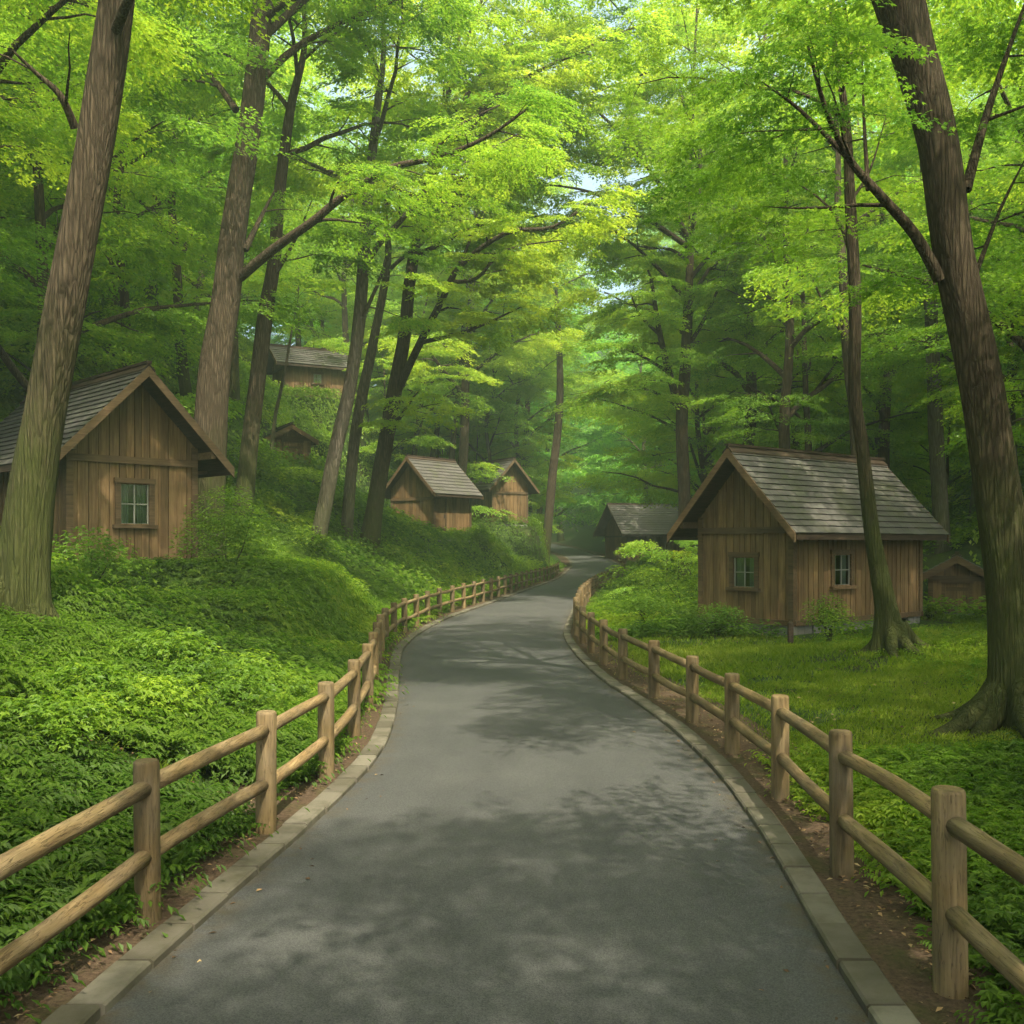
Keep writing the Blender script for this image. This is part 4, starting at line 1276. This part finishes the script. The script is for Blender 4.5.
plant_tree('low', 2, 5.0, 32.0, .62, "young_maple", "small young maple on the right bank, standing before the distant barn", None); TAKEN.append((5.0, 32.0))
for (hx, hy, hs) in ((6.8, 4.3, .95), (9.0, 9.5, 1.0), (5.8, -1.8, 1.0), (10.8, 1.5, 1.05), (11.8, 13.5, 1.0), (4.6, -7.5, 1.0)):  # trunks beyond the frame; added so their crowns shade the near road
    plant_tree('near', int(hx*3) % 3, hx, hy, hs, "maple_tree", "maple added right of the near road to shade it, its trunk outside the picture", "maples right of the viewer"); TAKEN.append((hx, hy))
for (kind, xr_, yr_, tries, mx_, md, scr, name, label, group) in ZONES:
    n = 0
    for _ in range(tries):
        if n >= mx_: break
        x = rng.uniform(*xr_); y = rng.uniform(*yr_); sc = rng.uniform(*scr)
        if y > 6 and abs(x) > y*0.75 + 6: continue
        k = try_tree(kind, x, y, sc, md)
        if k is None: continue
        plant_tree(kind, k, x, y, sc, name, label, group, 'tree')
        n += 1

# ------------------------------------------------------------------ shrubs
def shrub(label, x, y, w, h, seed, leaf=0.05, n=1800, tint=0.5, name="shrub", lobes=7, stems=5, palmate=False, open_=0.0, cat="shrub", group=None, mat=None, depth=None):
    r = np.random.default_rng(seed)
    root = empty(name, (x, y, tz(x, y)))
    tag(root, label, cat, group)
    st = MB()
    depth = depth or w*0.85
    cs = []
    for i in range(lobes):
        a = 6.28*i/lobes + r.normal(0, .3); q = r.uniform(.25, .62)
        c = np.array([math.cos(a)*w/2*q, math.sin(a)*depth/2*q, h*r.uniform(.22, .68)])
        rad = np.array([w*.27, depth*.27, h*.27])*r.uniform(.8, 1.25)
        cs.append((c, rad))
    cs.append((np.array([0, 0, h*.7]), np.array([w*.28, depth*.28, h*.28])))
    Ps, Ns, Ts = [], [], []
    per = n//len(cs)
    for c, rad in cs:
        v = unit(r.normal(0, 1, (per, 3)))
        v[:, 2] = np.where(v[:, 2] < -0.75, -v[:, 2], v[:, 2])
        rr = r.uniform(.55, 1.08, per)[:, None]
        Ps.append(c + v*rad*rr); Ns.append(v*0.7 + np.array([0, 0, .8]))
        Ts.append(np.clip(tint + r.normal(0, .08) + r.normal(0, .13, per), 0, 1))
    P = np.concatenate(Ps); Nv = np.concatenate(Ns); T = np.concatenate(Ts)
    Nv = Nv + r.normal(0, .3, Nv.shape)
    a = np.arctan2(P[:, 1], P[:, 0]) + r.normal(0, .9, len(P))
    D = np.stack([np.cos(a), np.sin(a), r.uniform(-.5, .3, len(P))], 1)
    V, Q, T = leaf_quads(P, D, Nv, leaf*r.uniform(.7, 1.3, len(P)), T, palmate, 0.28)
    link("foliage", np_mesh("foliage", V, Q, mat or LEAF_SHRUB, T), root)
    for i in range(stems):
        c = cs[i % len(cs)][0]
        e = Vector(c)*1.0
        m_ = Vector((c[0]*.45, c[1]*.45, c[2]*.55)) + Vector((r.normal(0, .03), r.normal(0, .03), 0))
        st.tube([(r.normal(0, .03), r.normal(0, .03), -.1), m_, e], [.018+.006*h, .014, .005], 5, False)
    st.build("stem", BARK_DARK, root)
    return root

def pxy(px, Y): return ((px - CX)/F*Y, Y)
shrub("airy green shrub with thin dark stems beside the thickest left trunk", *pxy(88, 13.5), 1.6, 1.05, 1, 0.06, 1700, .5, palmate=True, stems=8, lobes=8)
shrub("rounded azalea-like bush at the right foot of the cut-off left cabin", *pxy(229, 19.6), 2.3, 1.9, 2, 0.065, 5200, .5)
shrub("bushy shrub against the right cabin's side wall, left of the flared slender maple", *pxy(829, 18.9), 1.0, 1.0, 3, 0.055, 1700, .5)
shrub("low dark shrub at the left front corner of the right cabin's stone base", *pxy(716, 20.4), 1.25, 0.75, 4, 0.055, 1700, .4)
shrub("broad low mound of a shrub between right fence and right cabin, nearest the road", *pxy(652, 22.5), 1.9, 0.95, 5, 0.06, 2600, .5)
shrub("taller leafy shrub filling the gap left of the right cabin's gable", *pxy(686, 26.5), 2.1, 1.75, 6, 0.07, 3000, .5)
shrub("pale green bush at the left foot of the low plank shed", *pxy(930, 25.6), 0.6, 0.45, 7, 0.06, 1200, .7)
shrub("bright bush right of the low plank shed, beside the dark leaning trunk", *pxy(1012, 26.5), 1.2, 1.0, 8, 0.065, 1900, .7)
shrub("shrub above the fence on the right bank, farther along than the broad mound", *pxy(640, 32.0), 2.3, 1.3, 9, 0.08, 2400, .5)
shrub("leafy bush under the eave corner of the weathered bank cabin", *pxy(478, 47.5), 1.5, 1.1, 10, 0.1, 1800, .5)
shrub("yellow-green mound of a shrub on the bank just below the farther bank cabin", *pxy(520, 55.0), 3.0, 1.0, 11, 0.11, 2200, .75)
shrub("bush at the slim straight maple's foot on the slope", *pxy(252, 24.5), 1.5, 1.0, 13, 0.075, 1700, .45)
shrub("bright bush directly below the hillside shed's door", *pxy(300, 38.5), 2.4, 0.8, 14, 0.1, 2200, .75)
shrub("shrub hiding the foot of the topmost cabin", *pxy(312, 52.0), 3.2, 1.4, 15, 0.13, 2400, .55)
shrub("sunny shrub on the slope left of the hillside shed", *pxy(258, 36.0), 2.2, 1.5, 16, 0.1, 2000, .7)
shrub("shrub at the paired trunks on the bank, uphill side", *pxy(330, 36.0), 2.0, 1.1, 17, 0.1, 1700, .5)

br_ = np.random.default_rng(88)
nb_ = 0
for _ in range(200):
    y = br_.uniform(5.5, 12) if nb_ < 10 else br_.uniform(11, 34); x = float(xl(y)) - br_.uniform(1.6, 7)
    if abs(x)/y > .54 or any(math.hypot(x-a, y-b) < r_*1.0 for a, b, r_, _z in PADS): continue
    if blocked(x, y, tz(x, y), tz(x, y)+.9, .6): continue
    sz = br_.uniform(.7, 1.5)
    shrub("low leafy bush among the ferns of the left bank", x, y, sz, sz*br_.uniform(.4, .6), 500+nb_, .045+.0016*y, 1100, br_.uniform(.35, .8), name="low_bush", cat="bush", group="low bushes of the left bank", palmate=y < 14, stems=4)
    nb_ += 1
    if nb_ >= 34: break
# ------------------------------------------------------------------ ground cover
def t_seedling(r, stems=5, lv=4):
    P, D, Nn, S = [], [], [], []
    for i in range(stems):
        a = r.uniform(0, 6.28); q = r.uniform(0.02, .22); hh = r.uniform(.08, .30)
        for k in range(lv):
            b = a + r.normal(0, .8) + k*6.28/lv
            P.append((math.cos(a)*q + math.cos(b)*.02, math.sin(a)*q + math.sin(b)*.02, hh + r.normal(0, .02)))
            D.append((math.cos(b), math.sin(b), r.uniform(-.35, .1))); Nn.append((r.normal(0, .25), r.normal(0, .25), 1)); S.append(r.uniform(.7, 1.25))
    return tuple(np.array(v) for v in (P, D, Nn, S))
def t_fern(r, fronds=6, pn=9):
    P, D, Nn, S = [], [], [], []
    for i in range(fronds):
        a = 6.28*i/fronds + r.normal(0, .25); L = r.uniform(.3, .5); hh = r.uniform(.16, .30)
        for k in range(pn):
            t = (k+1.5)/(pn+1.5)
            q = L*t; z = hh*math.sin(t*2.3)*1.05
            for sg in (-1, 1):
                b = a + sg*1.15
                P.append((math.cos(a)*q, math.sin(a)*q, z)); D.append((math.cos(b), math.sin(b), -.25)); Nn.append((0, 0, 1)); S.append(max(.25, 1.9*(1-t)**.8*min(1, t*4)))
        P.append((math.cos(a)*L, math.sin(a)*L, hh*math.sin(2.3)*1.0)); D.append((math.cos(a), math.sin(a), -.6)); Nn.append((0, 0, 1)); S.append(.8)
    return tuple(np.array(v) for v in (P, D, Nn, S))
_cr = np.random.default_rng(77)
T_SEED = [t_seedling(_cr, 6, 4) for _ in range(10)]
T_FERN = [t_fern(_cr) for _ in range(5)]
T_CLUMP = [t_seedling(_cr, 9, 3) for _ in range(8)]

def terrain_normal(X, Y):
    e = 0.15
    gx_ = (terrain(X+e, Y)-terrain(X-e, Y))/(2*e); gy_ = (terrain(X, Y+e)-terrain(X, Y-e))/(2*e)
    return unit(np.stack([-gx_, -gy_, np.ones_like(gx_)], 1))

def scatter(X, Y, templates, scale, leaf, tint, r, palmate, width=.3):
    Z = terrain(X, Y); Nt = terrain_normal(X, Y)
    idx = r.integers(0, len(templates), len(X)); yaw = r.uniform(0, 6.28, len(X))
    out = []
    for ti, (p, d_, n_, s_) in enumerate(templates):
        m = np.where(idx == ti)[0]
        if not len(m): continue
        c = np.cos(yaw[m])[:, None]; s = np.sin(yaw[m])[:, None]
        sc = scale[m][:, None]
        def rot(v):
            x = v[None, :, 0]*c - v[None, :, 1]*s; y = v[None, :, 0]*s + v[None, :, 1]*c
            z = np.repeat(v[None, :, 2], len(m), 0)
            # shear onto the slope
            return x, y, z
        x, y, z = rot(p)
        sx = -Nt[m][:, 0:1]/Nt[m][:, 2:3]; sy = -Nt[m][:, 1:2]/Nt[m][:, 2:3]
        P = np.stack([X[m][:, None] + x*sc + Nt[m][:, 0:1]*z*sc*.5, Y[m][:, None] + y*sc + Nt[m][:, 1:2]*z*sc*.5, Z[m][:, None] + (x*sx + y*sy)*sc + z*sc], -1).reshape(-1, 3)
        x, y, z = rot(d_); D = np.stack([x, y, z + x*sx + y*sy], -1).reshape(-1, 3)
        x, y, z = rot(n_); Nn = (np.stack([x, y, z], -1) + Nt[m][:, None, :]*.8).reshape(-1, 3)
        L = (np.repeat(s_[None, :], len(m), 0)*(leaf*(0.6+0.4*scale[m]))[:, None]).ravel()
        T = np.clip(np.repeat(tint[m][:, None], len(s_), 1) + r.normal(0, .10, (len(m), len(s_))), 0, 1).ravel()
        out.append(leaf_quads(P, D, Nn, L, T, palmate, width))
    return out

def merge(parts):
    V, Q, T = [], [], []; b = 0
    for v, q, t in parts:
        V.append(v); Q.append(q+b); T.append(t); b += len(v)
    return np.concatenate(V), np.concatenate(Q), np.concatenate(T)

def in_pad(X, Y, grow=0.0):
    m = np.zeros(len(X), bool)
    for c, rz, w, l in ((RC, RC_rz, 2.55, 5.0), (LC, LC_rz, 2.6, 5.5), (MC, MC_rz, 2.9, 2.8), (NC, NC_rz, 2.6, 3.6), (FB, FB_rz, 4.6, 6.5), (RS, RS_rz, 1.25, 1.5), (HS, HS_rz, 1.7, 1.7), (TC, TC_rz, 2.6, 3.5)):
        dx = X-c.x; dy = Y-c.y
        u = dx*math.cos(rz) + dy*math.sin(rz); v = -dx*math.sin(rz) + dy*math.cos(rz)
        m |= (np.abs(u) < w/2+.12+grow) & (v > -.12-grow) & (v < l+.12+grow)
    return m

def cover_zone(r, n, xr_, yr_, lefts=True):
    X = r.uniform(*xr_, n); Y = r.uniform(*yr_, n)
    s = np.where(X < xl(Y), xl(Y)-X, X-xr(Y))
    ok = (s > 0.52 + vnoise(X, Y, .5, 6)*.25) & (np.abs(X) < Y*0.62+3) & ~in_pad(X, Y, 0.05)
    ok &= (X < xl(Y)) if lefts else (X > xr(Y))
    ok &= ~in_pad(X, Y, 0.35 if lefts else 0.8)
    return X[ok], Y[ok], s[ok]

cr = np.random.default_rng(303)
def sun_tint(X, Y): return np.clip(0.42 + vnoise(X, Y, 2.3, 14)*.8 + vnoise(X, Y, .7, 15)*.45, 0, 1)  # noise patches: mixed species, with sunlit yellow put into the leaf colour
parts = []
# left slope, near to far
X, Y, s = cover_zone(cr, 13000, (-9, -1.5), (2.5, 12))
b = cr.random(len(X)); bare = vnoise(X, Y, 1.3, 21) > .25
k = (b < .4) & ~bare
parts += scatter(X[k], Y[k], T_FERN, cr.uniform(.65, 1.25, k.sum()), .075, sun_tint(X[k], Y[k])-.03, cr, False, .22)
k = (b >= .4) & (~bare | (b > .85))
parts += scatter(X[k], Y[k], T_SEED, cr.uniform(.5, 1.05, k.sum())*np.clip(.45+s[k]*.4, .4, 1), .05, sun_tint(X[k], Y[k]), cr, True)
X, Y, s = cover_zone(cr, 15000, (-16, -1), (12, 28)); k = cr.random(len(X)) < .35
parts += scatter(X[k], Y[k], T_FERN, cr.uniform(.8, 1.5, k.sum()), .1, sun_tint(X[k], Y[k])+.08, cr, False, .24)
parts += scatter(X[~k], Y[~k], T_SEED, cr.uniform(.8, 1.5, (~k).sum())*np.clip(.4+s[~k]*.4, .4, 1), .085, sun_tint(X[~k], Y[~k]), cr, False)
X, Y, s = cover_zone(cr, 15000, (-26, 5), (28, 72))
parts += scatter(X, Y, T_CLUMP, cr.uniform(1.2, 2.3, len(X))*np.clip(.35+s*.35, .35, 1), .12, sun_tint(X, Y), cr, False)
# right side: taller plants along the near fence and the far bank
X, Y, s = cover_zone(cr, 3600, (1.9, 7), (2.5, 9), False)
k = cr.random(len(X)) < .25
parts += scatter(X[k], Y[k], T_FERN, cr.uniform(.4, .8, k.sum()), .07, sun_tint(X[k], Y[k])-.05, cr, False, .22)
parts += scatter(X[~k], Y[~k], T_SEED, cr.uniform(.4, .9, (~k).sum())*np.clip(1.25-(Y[~k]-4)*.12, .35, 1), .065, sun_tint(X[~k], Y[~k])-.03, cr, True)
X, Y, s = cover_zone(cr, 3800, (1, 8), (20, 36), False)
parts += scatter(X, Y, T_SEED, cr.uniform(.7, 1.4, len(X))*np.clip(.4+s*.3, .4, 1), .085, sun_tint(X, Y), cr, False)
X, Y, s = cover_zone(cr, 8000, (2, 30), (24, 78), False)
parts += scatter(X, Y, T_CLUMP, cr.uniform(1.0, 2.2, len(X))*np.clip(.35+s*.3, .35, 1), .12, sun_tint(X, Y)-.05, cr, False)
X, Y, s = cover_zone(cr, 6000, (5.5, 14), (9, 26), False); k = cr.random(len(X)) < .2
parts += scatter(X[k], Y[k], T_SEED, cr.uniform(.35, .7, k.sum()), .06, sun_tint(X[k], Y[k]), cr, False)
V, Q, T = merge(parts)
tag(link("ground_cover", np_mesh("ground_cover", V, Q, LEAF_COVER, T)), "lush green ferns and seedlings carpeting the slopes on both sides", "ground cover", None, 'stuff')

# lawn of short grass on the right
def blades(r, X, Y, hgt, tint, wd):
    n = len(X); Z = terrain(X, Y)
    a = r.uniform(0, 6.28, n); ln = r.uniform(.2, .9, n)
    D = np.stack([np.cos(a)*ln, np.sin(a)*ln, np.ones(n)], 1)
    S = np.stack([-np.sin(a), np.cos(a), np.zeros(n)], 1)
    P = np.stack([X, Y, Z-.01], 1)
    h = hgt[:, None]
    v0 = P - S*wd[:, None]; v1 = P + S*wd[:, None]; v2 = P + D*h*.6 + S*wd[:, None]*.7; v3 = P + D*h*np.array([1.25, 1.25, .95])
    V = np.stack([v0, v1, v2, v3], 1).reshape(-1, 3)
    return V, np.arange(len(V)).reshape(-1, 4), tint
gr = np.random.default_rng(404)
gp = []
for n, xq, yq, hh, wd in ((150000, (2.0, 9.5), (5, 14), (.03, .08), .006), (150000, (1.3, 14), (14, 27), (.05, .11), .011), (9000, (-3.4, -1.2), (4, 14), (.04, .1), .006)):
    X, Y, s = cover_zone(gr, n, xq, yq, xq[0] < 0)
    patch = vnoise(X, Y, 1.6, 31) + vnoise(X, Y, .5, 32)*.5
    k = (patch < .22) | (gr.random(len(X)) < .25)
    X, Y, s, patch = X[k], Y[k], s[k], patch[k]
    gp.append(blades(gr, X, Y, gr.uniform(*hh, len(X)), np.clip(.5 - patch*.5 + vnoise(X, Y, 4, 33)*.4 + gr.normal(0, .13, len(X)), 0, 1), wd*gr.uniform(.7, 1.4, len(X))))
V, Q, T = merge(gp)
tag(link("grass", np_mesh("grass", V, Q, LEAF_GRASS, T)), "short mossy grass on the lawn right of the road", "grass", None, 'stuff')

# dry leaves on verges and slopes
lr = np.random.default_rng(505)
Y = 2.2 + 24*lr.random(6500)**1.5; sd = lr.random(6500) < .5
off = np.abs(lr.normal(.42, .26, 6500)) + .02
X = np.where(sd, xl(Y)-off, xr(Y)+off)
k = off > .24
X, Y = X[k], Y[k]
Z = np.maximum(terrain(X, Y), zroad(Y)+.045) + .008
n = len(X); a = lr.uniform(0, 6.28, n)
V, Q, T = leaf_quads(np.stack([X, Y, Z], 1), np.stack([np.cos(a), np.sin(a), lr.normal(0, .2, n)], 1), np.stack([lr.normal(0, .3, n), lr.normal(0, .3, n), np.ones(n)], 1), lr.uniform(.015, .05, n), lr.random(n), False, .25)
X = lr.uniform(2.2, 10, 3000); Y = lr.uniform(5, 24, 3000); k = (X > xr(Y)+.7) & ~in_pad(X, Y); X, Y = X[k], Y[k]; n = len(X); a = lr.uniform(0, 6.28, n)
v2 = leaf_quads(np.stack([X, Y, terrain(X, Y)+.02], 1), np.stack([np.cos(a), np.sin(a), lr.normal(0, .2, n)], 1), np.stack([lr.normal(0, .3, n), lr.normal(0, .3, n), np.ones(n)], 1), lr.uniform(.03, .07, n), lr.random(n), False, .28)
def litter_on(X, Y, Z, lo, hi):
    n = len(X); a = lr.uniform(0, 6.28, n)
    return leaf_quads(np.stack([X, Y, Z], 1), np.stack([np.cos(a), np.sin(a), lr.normal(0, .15, n)], 1), np.stack([lr.normal(0, .3, n), lr.normal(0, .3, n), np.ones(n)], 1), lr.uniform(lo, hi, n), lr.random(n), False, .26)
Y = 2.5 + 22*lr.random(150)**1.4; o_ = np.abs(lr.normal(0, .18, 150)) + .02; sd = lr.random(150) < .5
X = np.where(sd, xl(Y)+o_, xr(Y)-o_); f_ = o_/3.1
v3 = litter_on(X, Y, zroad(Y) + 0.035*(1-(2*f_-1)**2) + .006, .018, .05)
X = lr.uniform(-9, -2, 9000); Y = lr.uniform(3, 22, 9000); k = (X < xl(Y)-.7) & ~in_pad(X, Y) & (vnoise(X, Y, 1.3, 21) > .12); X, Y = X[k], Y[k]
v4 = litter_on(X, Y, terrain(X, Y)+.025, .03, .075)
V, Q, T = merge([(V, Q, T), v2, v3, v4])
tag(link("leaf_litter", np_mesh("leaf_litter", V, Q, LITTER, T)), "dry brown leaves and twigs on the bare soil beside the kerbs", "leaf litter", None, 'stuff')

# ------------------------------------------------------------------ haze
HAZE = 0.0023
if HAZE > 0:
    m, nt, out = new_mat("haze_air")
    pv = nt.nodes.new("ShaderNodeVolumePrincipled")
    pv.inputs['Color'].default_value = (0.70, 0.95, 0.66, 1)
    pv.inputs['Density'].default_value = HAZE
    pv.inputs['Anisotropy'].default_value = 0.2
    nt.links.new(pv.outputs[0], out.inputs['Volume'])
    mb = MB(); mb.box(-140, 140, -50, 270, -1.2, 118)
    o = mb.build("haze", m); tag(o, "thin pale haze between the trees", "haze", None, 'stuff')
